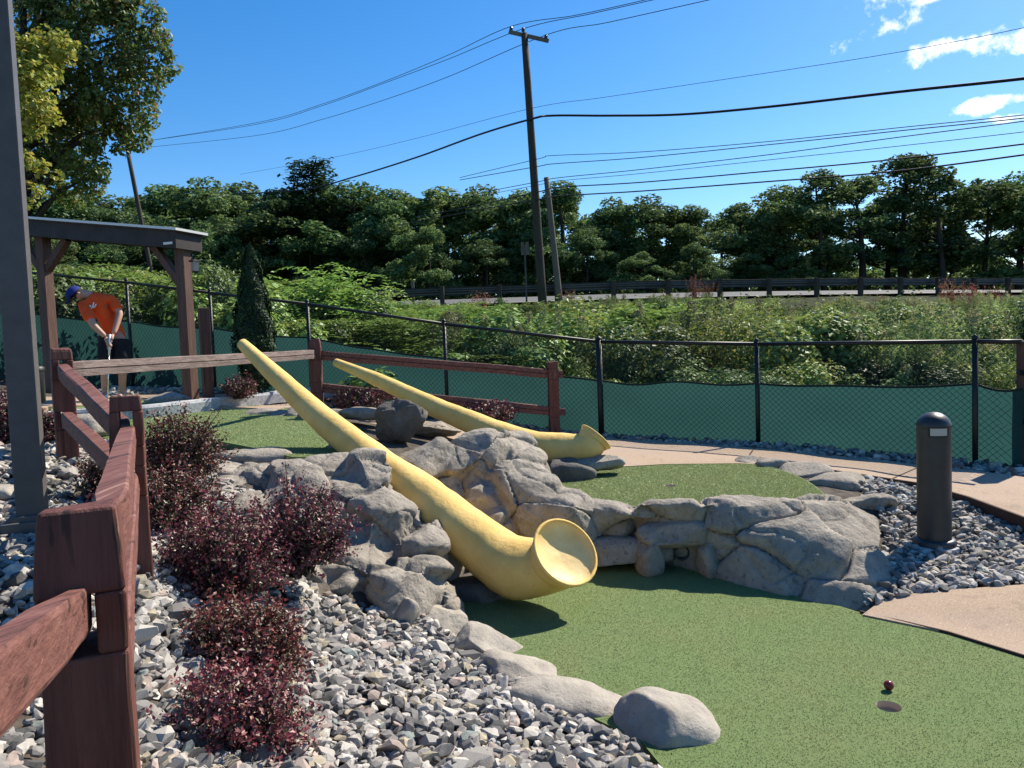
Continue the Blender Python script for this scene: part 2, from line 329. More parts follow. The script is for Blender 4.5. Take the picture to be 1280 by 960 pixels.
for u, v, z in ((640, 755, 0), (800, 708, 0), (1070, 765, 0), (600, 800, 0), (700, 880, .02), (900, 950, 0), (1200, 900, 0), (1280, 832, .01), (1280, 730, .09), (1168, 690, .07), (1080, 745, .03), (1120, 620, .29), (1280, 642, .24), (1150, 603, .31), (1045, 588, .35),
                (820, 580, .38), (690, 610, .40), (1000, 618, .38), (530, 775, .08), (450, 770, .16), (400, 800, .2), (350, 870, .2), (480, 900, .1), (600, 950, .06), (640, 880, .05), (250, 950, .28), (240, 780, .42), (300, 640, .62), (160, 705, .72), (45, 690, .72), (80, 575, .93), (20, 560, .95), (220, 600, .75),
                (360, 578, .80), (270, 552, .80), (200, 530, .86), (300, 512, .92), (410, 530, .85), (500, 540, .72), (560, 530, .6), (620, 545, .5), (240, 498, 1.0), (90, 500, 1.05), (20, 505, 1.1), (440, 515, .85)):
    CP.append(G(u, v, z))
CP += [Vector(x) for x in ((0, 0, .08), (.5, .3, .0), (2, .3, 0), (6, 1, 0), (8, 4, .1), (-.9, .9, .5), (-1.0, 0, .55), (-3, .5, .85), (-5, 2, 1.0), (-6, 5, 1.1), (-8, 9, 1.25), (-9, 12, 1.35), (8, 8, .3))]
_P = np.array([[p.x, p.y] for p in CP]); _Z = np.array([p.z for p in CP]); n_ = len(CP)
def _k(d): return np.sqrt(d*d + .04)
_D = np.linalg.norm(_P[:, None]-_P[None], axis=2)
_A = np.zeros((n_+3, n_+3)); _A[:n_, :n_] = _k(_D) - np.eye(n_)*.04; _A[:n_, n_] = 1; _A[:n_, n_+1:] = _P; _A[n_:, :n_] = _A[:n_, n_:].T
_w = np.linalg.solve(_A, np.concatenate([_Z, np.zeros(3)]))
def near(x, y):
    x = np.clip(np.atleast_1d(x).astype(float), -9, 8); y = np.clip(np.atleast_1d(y).astype(float), -1, 13); o_ = np.empty(len(x))
    for i in range(0, len(x), 20000):
        q = np.stack([x[i:i+20000], y[i:i+20000]], 1); d = np.linalg.norm(q[:, None]-_P[None], axis=2)
        o_[i:i+20000] = _k(d) @ _w[:n_] + _w[n_] + q @ _w[n_+1:]
    return o_
def terrain(x, y):
    x = np.atleast_1d(np.asarray(x, float)); y = np.atleast_1d(np.asarray(y, float))
    f, r = yF(x), yR(x); zf = near(x, np.minimum(y, f+.35)); t = np.clip((y-f-.35)/(r-.6-f-.35), 0, 1)
    e = t**2.7; z = zf + (ROADZ-.05-zf)*e
    b = np.clip((y-r)/8.0, 0, 1); z = z + b*.68 + np.clip((y-r-8)/60, 0, 1)*1.2
    bump = np.array([noise.noise((a*.5, c*.5, 3.1)) for a, c in zip(x, y)])
    return z + np.clip((y-f-1)/3, 0, 1)*np.clip((r-1-y)/2, 0, 1)*bump*.22
def T1(x, y): return float(terrain([x], [y])[0])
def onground(u, v):
    """where the line of sight through a photo pixel meets the terrain"""
    d = ray(u, v); o_ = Vector((0, 0, EYE)); ts = np.linspace(.4, 40, 800); P_ = np.array([list(o_+d*t) for t in ts]); dz = P_[:, 2]-terrain(P_[:, 0], P_[:, 1])
    i = int(np.argmax(dz < 0)); return o_ + d*float(ts[i]-(ts[i]-ts[i-1])*(-dz[i]/(dz[i-1]-dz[i]+1e-9)))

# polygons of the greens and paths, traced on their own planes
def poly_z(pts): return [G(u, v, z) for u, v, z in pts]
def smooth_poly(pts, n=4):
    m_ = len(pts); o_ = []
    for i in range(m_):
        p0, p1, p2, p3 = (pts[(i+k-1) % m_] for k in range(4))
        for k in range(n):
            t = k/n; o_.append(.5*((2*p1)+(p2-p0)*t+(2*p0-5*p1+4*p2-p3)*t*t+(3*p1-p0-3*p2+p3)*t**3))
    return o_
LOW = [G(u, v, 0) for u, v in ((545, 765), (590, 742), (640, 728), (700, 700), (790, 690), (880, 700), (980, 735), (1070, 764))] + [G(1180, 790, 0), G(1290, 826, 0), Vector((4.2, 2.6, 0)), Vector((3.5, .6, 0)), Vector((1.0, .5, 0)), G(850, 985, 0), G(800, 925, 0), G(705, 880, 0), G(640, 848, 0), G(600, 812, 0), G(565, 785, 0)]
RIGHT = smooth_poly(poly_z([(690, 590, .41), (740, 583, .41), (830, 578, .41), (925, 577, .41), (985, 590, .41), (1025, 612, .41), (1020, 628, .41), (900, 634, .41), (760, 632, .41), (700, 618, .41)]), 4)
def zu(x, y): return .745 + .018*y
def onplane(u, v, fn, it=8):
    z = .9
    for _ in range(it): p = G(u, v, z); z = fn(p.x, p.y)
    return Vector((p.x, p.y, z))
UP = [onplane(u, v, zu) for u, v in ((120, 545), (140, 528), (185, 514), (290, 505), (400, 512), (440, 530), (452, 552), (415, 572), (365, 571), (320, 560), (255, 548), (180, 560))]
def zt(x, y): return 1.03
KERB = [onplane(u, v, zu) for u, v in ((60, 531), (95, 528), (180, 522), (290, 509), (340, 503), (372, 499), (420, 494))]
TEE = [Vector((p.x-.06, p.y+.17, 1.03)) for p in KERB[:3]] + [G(u, v, 1.03) for u, v in ((215, 505), (195, 499), (60, 501))]
def zp(x, y): return near([x], [y])[0] + .03
PATHF = []   # far path, follows the fence
for (u, v, z) in ((-40, 500, 1.2), (60, 496, 1.12), (180, 493, 1.04), (300, 492, .98), (380, 500, .9), (470, 510, .76), (560, 522, .62), (640, 536, .5), (750, 547, .43), (850, 553, .41), (950, 560, .40), (1100, 575, .37), (1219, 588, .345), (1300, 599, .33), (1520, 622, .3)): PATHF.append(G(u, v, z))
PATHN = []
for (u, v, z) in ((1520, 735, .2), (1300, 655, .27), (1210, 622, .315), (1150, 605, .345), (1043, 589, .385), (925, 579, .415), (830, 580, .415), (745, 585, .42), (660, 572, .46), (600, 560, .55), (540, 540, .66), (470, 530, .76), (400, 520, .86), (320, 510, .92), (190, 504, 1.0), (60, 508, 1.06), (-40, 520, 1.1)): PATHN.append(G(u, v, z))
NEARP = [G(u, v, z) for u, v, z in ((1078, 768, .009), (1100, 752, .03), (1140, 742, .05), (1200, 736, .07), (1300, 729, .1))] + [Vector((4.6, 3.6, .1)), G(1300, 826, .009), G(1185, 790, .009)]
def inside(px, py, poly):
    px = np.asarray(px, float); py = np.asarray(py, float); r = np.zeros(len(px), bool); m_ = len(poly)
    for i in range(m_):
        a, b = poly[i], poly[(i+1) % m_]
        c = ((a[1] > py) != (b[1] > py)); r ^= c & (px < (b[0]-a[0])*(py-a[1])/((b[1]-a[1]) if b[1] != a[1] else 1e-9)+a[0])
    return r
def grow(poly, d):
    c = Vector((sum(p[0] for p in poly)/len(poly), sum(p[1] for p in poly)/len(poly), 0)); o_ = []; m_ = len(poly)
    ar = sum(poly[i][0]*poly[(i+1) % m_][1]-poly[(i+1) % m_][0]*poly[i][1] for i in range(m_)); s_ = 1 if ar > 0 else -1
    for i in range(m_):
        t = Vector((poly[(i+1) % m_][0]-poly[i-1][0], poly[(i+1) % m_][1]-poly[i-1][1], 0)).normalized()
        o_.append(Vector((poly[i][0]+t.y*d*s_, poly[i][1]-t.x*d*s_, 0)))
    return o_
PATHPOLY = PATHF + PATHN
def cdt_sheet(name, outline, zf, mat_, step, hole=None, side=.0, smooth=True):
    """flat outline filled with a fine grid, draped on zf; optional round hole; optional skirt"""
    n0 = len(outline); pts = [Vector((p[0], p[1])) for p in outline]; ed = [(i, (i+1) % n0) for i in range(n0)]
    if hole:
        (hx, hy, hr) = hole; b = len(pts); pts += [Vector((hx+hr*math.cos(2*PI*k/28), hy+hr*math.sin(2*PI*k/28))) for k in range(28)]; ed += [(b+k, b+(k+1) % 28) for k in range(28)]
    xs = np.arange(min(p.x for p in pts), max(p.x for p in pts), step); ys = np.arange(min(p.y for p in pts), max(p.y for p in pts), step)
    gx, gy = (a.ravel() for a in np.meshgrid(xs, ys)); k = inside(gx, gy, grow(outline, -step*.4))
    if hole: k &= np.hypot(gx-hole[0], gy-hole[1]) > hole[2]*1.15
    pts += [Vector((a, b)) for a, b in zip(gx[k], gy[k])]
    vo, eo, fo, *_ = delaunay_2d_cdt(pts, ed, [], 0, 1e-5)
    cen = np.array([[sum(vo[i].x for i in f)/3, sum(vo[i].y for i in f)/3] for f in fo]); keep = inside(cen[:, 0], cen[:, 1], outline)
    if hole: keep &= np.hypot(cen[:, 0]-hole[0], cen[:, 1]-hole[1]) > hole[2]*.97
    mb = MB(); zz = [zf(v.x, v.y) for v in vo]
    mb.add([(v.x, v.y, z) for v, z in zip(vo, zz)], [f for f, q in zip(fo, keep) if q], smooth)
    if side:
        ol = [Vector((p[0], p[1], zf(p[0], p[1]))) for p in outline]; ar = sum(ol[i].x*ol[(i+1) % n0].y-ol[(i+1) % n0].x*ol[i].y for i in range(n0))
        if ar < 0: ol.reverse()
        vs = ol + [p-Vector((0, 0, side)) for p in ol]; mb.add(vs, [(i, i+n0, (i+1) % n0+n0, (i+1) % n0) for i in range(n0)])
    return mb
# ground sheet: fine near the greens, coarse out to the horizon
gx = np.concatenate([[-900, -500, -250, -130, -80, -50, -35, -25, -18, -13, -10], np.arange(-8.5, 7.0, .085), [7.5, 8.2, 9, 10.5, 12.5, 15, 18, 22, 28, 36, 50, 80, 130, 250, 500, 900]])
gy = np.concatenate([[-200, -60, -15, -4, -1.5], np.arange(-.6, 12.6, .085), [13, 13.6, 14.3, 15, 16, 17, 18, 19, 20, 21, 22, 23, 23.7, 24.4, 25, 26, 27, 28.5, 30, 32, 34, 37, 41, 46, 52, 60, 75, 100, 150, 250, 450, 900]])
GX, GY = (a.ravel() for a in np.meshgrid(gx, gy)); GZ = terrain(GX, GY)
for poly, zf in ((LOW, lambda x, y: 0.0*x), (RIGHT, lambda x, y: .41+0*x), (UP, zu), (TEE, lambda x, y: 1.03+0*x), (PATHPOLY, None), (NEARP, None)):
    k = inside(GX, GY, grow(poly, .10))
    if zf is not None: GZ[k] = np.minimum(GZ[k], zf(GX[k], GY[k])-.05)
    else: GZ[k] -= .05
nx, ny = len(gx), len(gy); ii = np.arange(nx*ny).reshape(ny, nx)
quads = np.stack([ii[:-1, :-1].ravel(), ii[:-1, 1:].ravel(), ii[1:, 1:].ravel(), ii[1:, :-1].ravel()], 1)
me = np_mesh('ground', np.stack([GX, GY, GZ], 1), quads, M['soil'], smooth=True); me.materials.append(M['dirt'])
qc = (GX[quads].mean(1), GY[quads].mean(1)); me.polygons.foreach_set('material_index', (qc[1] > yF(qc[0])+.4).astype(np.int32))
ground = tag(link('ground', me), kind='structure')
# greens
CUP = G(1111, 883, 0); CUPR = .05; CUP2 = G(838, 607, .41)
low = tag(cdt_sheet('putting_green', LOW, lambda x, y: 0.0, M['turf'], .12, (CUP.x, CUP.y, CUPR), .05).build('putting_green', M['turf']), kind='structure')
tag(cdt_sheet('putting_green', RIGHT, lambda x, y: .41, M['turf'], .12, (CUP2.x, CUP2.y, CUPR), .05).build('putting_green', M['turf']), kind='structure')
tag(cdt_sheet('putting_green', UP, zu, M['turf'], .15, None, .05).build('putting_green', M['turf']), kind='structure')
tag(cdt_sheet('putting_green', TEE, zt, M['turf'], .15, None, .05).build('putting_green', M['turf']), kind='structure')
# paths
_pz = {}
def zpath(x, y):
    # height between the two traced edges: nearest edge points, weighted by distance
    w_ = [(1/((x-p.x)**2+(y-p.y)**2+1e-4)**1.5, p.z) for p in PATHPOLY]; s_ = sum(a for a, _ in w_); return sum(a*z for a, z in w_)/s_
path = tag(cdt_sheet('path', PATHPOLY, zpath, M['concrete'], .12, None, .09).build('path', M['concrete']), kind='structure')
def znear(x, y):
    w_ = [(1/((x-p.x)**2+(y-p.y)**2+1e-4)**1.5, p.z) for p in NEARP]; s_ = sum(a for a, _ in w_); return sum(a*z for a, z in w_)/s_
pathn = tag(cdt_sheet('path', NEARP, znear, M['concrete'], .1, None, .07).build('path', M['concrete']), kind='structure')
def ribbon(name, pts, w, h, mat_, parent, z0=.004):
    mb = MB()
    for a, b in zip(pts[:-1], pts[1:]):
        mb.bar(a+Vector((0, 0, z0)), b+Vector((0, 0, z0)), w, h)
    return mb.build(name, mat_, parent)
for a, b in (((1111, 596), (1146, 582)), ((934, 578), (943, 562)), ((600, 560), (640, 536)), ((745, 584), (752, 549))):
    p, q = G(*a, .38), G(*b, .38); p.z = zpath(p.x, p.y); q.z = zpath(q.x, q.y)
    ribbon('joint', [p.lerp(q, t/6) for t in range(7)], .012, .006, M['edging'], path, .002)
ep = [Vector((p.x, p.y, zpath(p.x, p.y))) for p in PATHN[1:6]]
ribbon('edging', [ep[i].lerp(ep[i+1], t/3) for i in range(4) for t in range(3)], .022, .10, M['edging'], path, -.04)
e2 = [G(1075, 766, 0), G(1185, 792, 0), G(1300, 828, 0)]
ribbon('edging', e2, .010, .05, M['edging'], pathn, -.012)
# road, banked towards us round its bend
rx = np.linspace(-120, 160, 80); vs = []; fs = []
for x in rx:
    y = float(yR(x)); vs += [(x, y+.25, ROADZ+.07), (x, y+7.2, ROADZ+.66)]
for i in range(len(rx)-1): fs.append((2*i, 2*i+2, 2*i+3, 2*i+1))
road = tag(MB().add(vs, fs, True).build('road', M['asphalt']), kind='structure')
M['paint'] = mat('road_paint', (.5, .5, .47), .8)
vs = []
for x in rx:
    y = float(yR(x)); vs += [(x, y+.55, ROADZ+.101), (x, y+.7, ROADZ+.114)]
MB().add(vs, fs, True).build('edge_line', M['paint'], road)

# ------------------------------------------------------------------ horns
def catmull(pts, n=8):
    P_ = [pts[0]*2-pts[1]] + list(pts) + [pts[-1]*2-pts[-2]]; o_ = []
    for i in range(1, len(P_)-2):
        p0, p1, p2, p3 = P_[i-1:i+3]
        for k in range(n): t = k/n; o_.append(.5*((2*p1)+(p2-p0)*t+(2*p0-5*p1+4*p2-p3)*t*t+(3*p1-p0-3*p2+p3)*t**3))
    return o_ + [Vector(pts[-1])]
def horn(label, spec, E, nrm, rim, seed):
    nrm = nrm.normalized(); root = empty('alphorn', W(*spec[-1][:3]), label, 'alphorn')
    ctr = [W(u, v, Y) for u, v, Y, r in spec] + [E-nrm*rim*.75, E-nrm*rim*.30, E-nrm*.004]
    rad = [r*Y/F for u, v, Y, r in spec] + [rim*.79, rim*.9, rim]
    path_ = catmull([Vector((*c,)) for c in ctr], 10)
    rads = [x.x for x in catmull([Vector((r, 0, 0)) for r in rad], 10)]
    mb = MB(); mb.tube(path_, rads, 36, caps=False)
    n = 36
    for i, p in enumerate(mb.v):      # hand-moulded unevenness
        c = path_[i//n]; d = p-c; q = p*2.6+Vector((seed, 0, 0))
        k = 1+(.085*noise.noise(q)+.045*noise.noise(q*3.1)+.018*noise.noise(q*9))*(1 if i//n < len(path_)-8 else .35)
        mb.v[i] = c+d*k
    last = mb.v[-n:]; start = len(mb.v)-n
    mb.f.append(tuple(reversed(range(n)))); mb.sm.append(True)
    mb.build('horn_tube', M['horn'], root)
    # lip and dished inside of the bell
    x = (last[0]-E); x = (x-nrm*x.dot(nrm)).normalized(); y = nrm.cross(x)
    lip = MB(); lip.tube([E+(x*math.cos(a)+y*math.sin(a))*rim*.985 for a in [2*PI*k/36 for k in range(37)]], rim*.05, 8, caps=False)
    lip.build('bell_lip', M['horn'], root)
    ins = MB(); ins.lathe(E, [(rim*.975, .004), (rim*.9, -.018), (rim*.72, -.038), (rim*.45, -.052), (rim*.2, -.058), (.001, -.06)], 40, True, nrm)
    for i, p in enumerate(ins.v): ins.v[i] = p + nrm*(.012*noise.noise(p*7))
    ins.build('bell_inside', M['hornin'], root)
    return root
horn('large yellow alphorn in front, its open bell resting on the lower green', [(303, 430, 6.5, 7), (345, 470, 6.15, 11.5), (400, 521, 5.75, 16), (455, 566, 5.4, 21), (520, 616, 5.05, 27), (575, 660, 4.78, 32), (617, 693, 4.62, 36), (648, 709, 4.5, 39)],
     W(707, 690, 4.3), Vector((.46, -.66, .60)), .208, 3.0)
horn('thinner yellow alphorn behind, its bell pointing right above the upper green', [(420, 453, 8.1, 5), (470, 474, 7.75, 8.5), (540, 507, 7.35, 12), (610, 537, 7.0, 15.5), (660, 556, 6.8, 19), (700, 562, 6.7, 21)],
     W(745, 546, 6.62), Vector((.66, .22, .70)), .158, 9.0)

# ------------------------------------------------------------------ boulders
def boulder(name, parent, u, v, hw, hh, Y, dm=None, seed=0, sub=4, mat_='rock', tilt=0.0, rz=0.0, crack=.09, facets=7, rough=1.0):
    c = W(u, v, Y); sx, sz = hw*Y/F, hh*Y/F; sy = dm or (sx+sz)*.45
    r = random.Random(seed*31+7); of = Vector((r.uniform(0, 50), r.uniform(0, 50), r.uniform(0, 50)))
    pl = []
    for _ in range(facets):
        n = Vector((r.gauss(0, 1), r.gauss(0, 1), r.gauss(.15, .8))).normalized(); pl.append((n, r.uniform(.66, .92)))
    bm = bmesh.new(); bmesh.ops.create_icosphere(bm, subdivisions=sub, radius=1)
    R3 = Matrix.Rotation(tilt, 3, 'Y') @ Matrix.Rotation(rz, 3, 'Z'); an = Vector((sx, sy, sz)); mean = (sx*sy*sz)**(1/3)
    for vt in bm.verts:
        p = vt.co.copy(); k = 3.1; p /= (abs(p.x)**k+abs(p.y)**k+abs(p.z)**k)**(1/k)
        for n, d in pl:
            s_ = p.dot(n)-d
            if s_ > 0: p -= n*s_*.9
        dr = vt.co; q = Vector((p.x*an.x, p.y*an.y, p.z*an.z))/mean
        w_ = .15*noise.noise(q*1.1+of)+.035*noise.noise(q*2.6+of)+.018*noise.noise(q*6+of)+(.009*noise.noise(q*14+of) if sub > 3 else 0)
        p += dr*w_*rough
        if crack:
            dd, _ = noise.voronoi(q*Vector((.8, .8, 1.15)).length*.55+of+Vector((1, 1, 1))*.22*noise.noise(q*2.2+of)); e = (dd[1]-dd[0])
            p *= 1-crack*max(0, 1-e/.10)**1.3
        vt.co = c + R3 @ Vector((p.x*sx, p.y*sy, p.z*sz))*1.08
    mb = MB(); bm.verts.index_update(); mb.add([x.co for x in bm.verts], [[q.index for q in f.verts] for f in bm.faces], True); bm.free()
    if parent is None:
        for i in range(len(mb.v)): mb.v[i] = mb.v[i]-c
        return link(name, mb.mesh(name, M[mat_]), None, None, c)
    return mb.build(name, M[mat_], parent)
def fbm(p, sc, o=3):
    a = 0; k = 1
    for _ in range(o): a += k*noise.noise(p*sc); sc *= 2.1; k *= .5
    return a
def rock_mass(label, name, cat, loc, lumps, seed, voxel=.0145, gap=.33, extra=None, sc=(1, 1, 1.4)):
    """one sculpted mass: lumps fused, then cut by deep joints into blocks, every block a part"""
    root = empty(name, loc, label, cat); vs, fs = [], []
    for i, a in enumerate(lumps):
        o = boulder('tmp', None, *a[:5], dm=a[5], seed=seed*97+i, sub=4, crack=0, tilt=a[6] if len(a) > 6 else random.uniform(-.12, .2), facets=9)
        b = len(vs); vs += [o.matrix_basis.translation+v.co if False else o.location+v.co for v in o.data.vertices]; fs += [tuple(b+q for q in p.vertices) for p in o.data.polygons]; me_ = o.data; bpy.data.objects.remove(o); bpy.data.meshes.remove(me_)
    if extra:
        b = len(vs); vs += extra[0]; fs += [tuple(b+q for q in f) for f in extra[1]]
    me_ = bpy.data.meshes.new('tmp'); me_.from_pydata(vs, [], fs); o = bpy.data.objects.new('tmp', me_); C.objects.link(o)
    m_ = o.modifiers.new('r', 'REMESH'); m_.mode = 'VOXEL'; m_.voxel_size = voxel; q = o.modifiers.new('s', 'SMOOTH'); q.factor = .5; q.iterations = 3
    dg = bpy.context.evaluated_depsgraph_get(); dg.update(); m2 = bpy.data.meshes.new_from_object(o.evaluated_get(dg)); bpy.data.objects.remove(o); bpy.data.meshes.remove(me_)
    n = len(m2.vertices); co = np.empty(n*3, np.float32); m2.vertices.foreach_get('co', co); co = co.reshape(-1, 3).astype(float); nr = np.array([list(v.normal) for v in m2.vertices]); faces = [tuple(p.vertices) for p in m2.polygons]; bpy.data.meshes.remove(m2)
    r = np.random.default_rng(seed); sc = np.array(sc)
    warp = np.array([[noise.noise(Vector(c)*2.3+Vector((seed, 0, 0))), noise.noise(Vector(c)*2.3+Vector((0, seed, 9))), noise.noise(Vector(c)*2.3+Vector((7, 3, seed)))] for c in co])*.13
    q = (co+warp)*sc; seeds = []
    for i in r.permutation(n):
        if all(np.linalg.norm(q[i]-s_) > gap*(.8+.5*r.random()) for s_ in seeds): seeds.append(q[i])
        if len(seeds) > 60: break
    sd_ = np.array(seeds); dd = np.linalg.norm(q[:, None]-sd_[None], axis=2); idx = np.argsort(dd, axis=1)[:, :2]; f1 = np.take_along_axis(dd, idx[:, :1], 1)[:, 0]; f2 = np.take_along_axis(dd, idx[:, 1:2], 1)[:, 0]; e = f2-f1; cid = idx[:, 0]
    offs = r.uniform(-.022, .02, len(sd_)); tl = r.normal(0, .11, (len(sd_), 3))
    ss = np.clip(e/.16, 0, 1); ss = ss*ss*(3-2*ss)
    d = (offs[cid]+((q-sd_[cid])*tl[cid]).sum(1))*np.clip(e/.035, 0, 1) - .016*(1-ss) - .042*np.exp(-(e/.014)**2)
    fb = np.array([fbm(Vector(c)+Vector((seed*3, 0, 0)), 2.8, 2)*.016+fbm(Vector(c), 9, 4)*.010 + (-.016*max(0, 1-abs(noise.noise(Vector(c)*2.2+Vector((0, seed, 0))))/.03)) for c in co])
    ramp = np.clip(e/.05, 0, 1)
    for k in range(len(sd_)):      # every block leans towards a few flat faces
        for g in range(3):
            i_ = np.where(cid == k)[0]
            if len(i_) < 30: break
            ax_ = r.normal(0, 1, 3); ax_ /= np.linalg.norm(ax_); m_n = nr[i_].mean(0); m_n /= np.linalg.norm(m_n)+1e-6; ax_ = m_n+ax_*(0, .75, .75)[g]; ax_ /= np.linalg.norm(ax_)
            h_ = co[i_] @ ax_; lim = np.percentile(h_, (72, 86, 86)[g]); co[i_] -= np.outer(np.clip(h_-lim, 0, None)*.72*ramp[i_], ax_)
    co = co+nr*(d+fb)[:, None]
    fc = np.array([cid[f[0]] for f in faces])
    for k in range(len(sd_)):
        ff = [faces[i] for i in np.where(fc == k)[0]]
        if len(ff) < 12: 
            if not ff: continue
        used = sorted({i for f in ff for i in f}); mp_ = {a: b for b, a in enumerate(used)}
        me_ = bpy.data.meshes.new('boulder'); me_.from_pydata([co[i] for i in used], [], [tuple(mp_[i] for i in f) for f in ff]); me_.polygons.foreach_set('use_smooth', [True]*len(ff)); me_.materials.append(M['rock']); me_.update()
        link('boulder', me_, None, root)
    return root
rock_mass('sculpted grey rock outcrop of cracked blocks left of the front alphorn', 'rock_outcrop', 'rock outcrop', W(440, 750, 4.3),
    [(300, 612, 56, 24, 5.15, .25), (378, 620, 84, 46, 4.95, .36), (458, 604, 38, 36, 4.95, .25), (428, 648, 62, 44, 4.72, .3), (482, 660, 42, 44, 4.7, .26), (440, 700, 56, 34, 4.45, .28), (520, 690, 42, 48, 4.6, .24), (500, 742, 58, 40, 4.25, .26), (420, 742, 46, 30, 4.2, .24), (552, 772, 24, 26, 4.3, .16), (280, 634, 56, 34, 4.95, .3), (340, 665, 66, 50, 4.7, .34), (385, 722, 40, 28, 4.3, .22)], 3, gap=.40)
rock_mass('tall fluted grey rock outcrop between the two alphorns', 'rock_outcrop', 'rock outcrop', W(620, 670, 5.3),
    [(545, 604, 46, 62, 5.5, .30, .1), (592, 604, 40, 66, 5.55, .30, .05), (627, 570, 42, 40, 5.85, .3, .3), (662, 592, 34, 32, 5.75, .25, .3), (648, 628, 54, 46, 5.4, .32), (694, 655, 52, 38, 5.25, .3), (608, 668, 50, 48, 5.2, .3), (735, 648, 54, 26, 5.5, .28), (575, 650, 48, 46, 5.3, .25), (655, 695, 66, 28, 5.15, .22)], 5, gap=.50)
# slope of the wall between the two greens
wt = [G(u, v, z) for u, v, z in ((690, 622, .44), (760, 626, .47), (830, 626, .49), (900, 625, .50), (970, 623, .50), (1030, 620, .48), (1075, 632, .40), (1100, 655, .26))]
wb = [G(u, v, z) for u, v, z in ((660, 712, .0), (740, 704, .0), (815, 704, .0), (880, 716, .0), (935, 735, .0), (1000, 752, .0), (1075, 762, .0), (1112, 735, .03))]
wt, wb = catmull(wt, 5), catmull(wb, 5); ev, ef = [], []
for t, b in zip(wt, wb):
    k = Vector((0, .32, 0)); m_ = t.lerp(b, .5)+Vector((-.01, -.05, .09)); ev += [b-Vector((0, 0, .25)), b, m_, t, t+k*.45-Vector((0, 0, .02)), t+k-Vector((0, 0, .9))]
for i in range(len(wt)-1):
    for j in range(6): ef.append((i*6+j, (i+1)*6+j, (i+1)*6+(j+1) % 6, i*6+(j+1) % 6))
ef += [tuple(range(6)), tuple(reversed([(len(wt)-1)*6+k for k in range(6)]))]
oc3 = rock_mass('low grey sculpted rock wall with a pipe outlet between the two greens', 'rock_wall', 'rock wall', W(900, 720, 5.1),
    [(790, 653, 60, 15, 5.48, .16), (930, 660, 70, 26, 5.42, .2), (1005, 650, 60, 24, 5.42, .22), (975, 708, 80, 22, 5.02, .2), (1050, 690, 50, 28, 5.1, .2), (1072, 642, 46, 18, 5.6, .2), (1096, 672, 26, 20, 5.25, .16), (1085, 722, 40, 24, 4.88, .2), (1100, 700, 30, 22, 5.0, .2), (1062, 622, 40, 13, 5.85, .18), (1055, 745, 52, 10, 4.66, .16)], 8, gap=.46, sc=(.75, .8, 1.7), extra=(ev, ef))
# hood stone over the pipe: an arch of two cheeks and a cap, the pipe set back inside
boulder('boulder', oc3, 846, 661, 46, 17, 5.10, .22, 120, 5, crack=.03, facets=10); boulder('boulder', oc3, 810, 690, 18, 26, 5.08, .18, 121, 4, crack=0, facets=10); boulder('boulder', oc3, 889, 700, 22, 34, 5.0, .2, 122, 4, crack=0, facets=10, tilt=.2)
pc = W(850, 689, 5.06); ax = Vector((.05, -1, .02)).normalized()
mb = MB(); mb.lathe(pc, [(.052, -.2), (.052, .05), (.041, .05), (.041, -.16), (.001, -.165)], 20, True, ax); mb.build('drain_pipe', M['bollard'], oc3)
for i, (a, lb) in enumerate([((775, 690, 60, 17, 5.12, .13), 'long flat grey stone lying on the lower green below the rock wall'),
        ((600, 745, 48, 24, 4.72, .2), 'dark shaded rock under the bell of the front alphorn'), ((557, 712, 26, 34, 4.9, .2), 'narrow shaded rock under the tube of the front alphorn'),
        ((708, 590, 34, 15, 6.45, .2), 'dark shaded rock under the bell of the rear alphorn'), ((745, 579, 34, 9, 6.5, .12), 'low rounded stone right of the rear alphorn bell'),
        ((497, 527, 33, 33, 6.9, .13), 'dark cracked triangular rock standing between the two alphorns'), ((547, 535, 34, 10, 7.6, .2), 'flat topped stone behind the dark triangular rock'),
        ((100, 540, 40, 20, 6.9, .25), 'large pale boulder between two fence posts below the kerb'),
        ((455, 517, 30, 8, 7.7, .15), 'flat pale stone beside the path behind the front alphorn'),
        ((423, 566, 15, 26, 5.7, .12), 'pale upright stone under the middle of the front alphorn'), ((441, 580, 18, 20, 5.55, .12), 'small pale wedge stone under the middle of the front alphorn'),
        ((312, 572, 58, 11, 5.55, .2), 'long thin slab edging the upper green behind the barberries'), ((258, 590, 62, 14, 5.3, .2), 'second long slab below the edge of the upper green'),
        ((207, 499, 26, 8, 9.3, .2), 'flat pale stone on the tee strip by the pavilion post')]):
    tag(boulder('stone_slab' if 'slab' in lb or 'flat' in lb else 'rock', None, *a[:5], dm=a[5], seed=150+i, sub=5 if 'triangular' in lb else 4, crack=.10 if 'triangular' in lb else .05, facets=14 if 'triangular' in lb else 7, mat_='shaderock' if lb.startswith('dark') else 'rock'), lb, 'rock')
for i, (a, lb) in enumerate([((935, 579, 15, 8, 6.9, .12), 'first small border stone at the far right corner of the right green'), ((967, 583, 21, 10, 6.7, .14), 'second border stone from the far corner of the right green'), ((1005, 593, 34, 13, 6.4, .18), 'broad third border stone on the right edge of the right green'), ((1043, 609, 42, 16, 6.05, .2), 'largest flat border stone at the right end of the right green'),
        ((330, 517, 24, 6, 8.5, .15), 'leftmost dark border stone along the back of the upper green'), ((353, 519, 20, 7, 8.3, .15), 'grey border stone second from left behind the upper green'), ((376, 517, 16, 9, 8.2, .15), 'dark round border stone in the middle of the row behind the upper green'), ((402, 521, 28, 9, 7.9, .15), 'grey border stone beside the front alphorn behind the upper green')]):
    tag(boulder('border_stone', None, *a[:5], dm=a[5], seed=180+i, sub=4, crack=.02), lb, 'border stone', 'grey stones edging the greens')
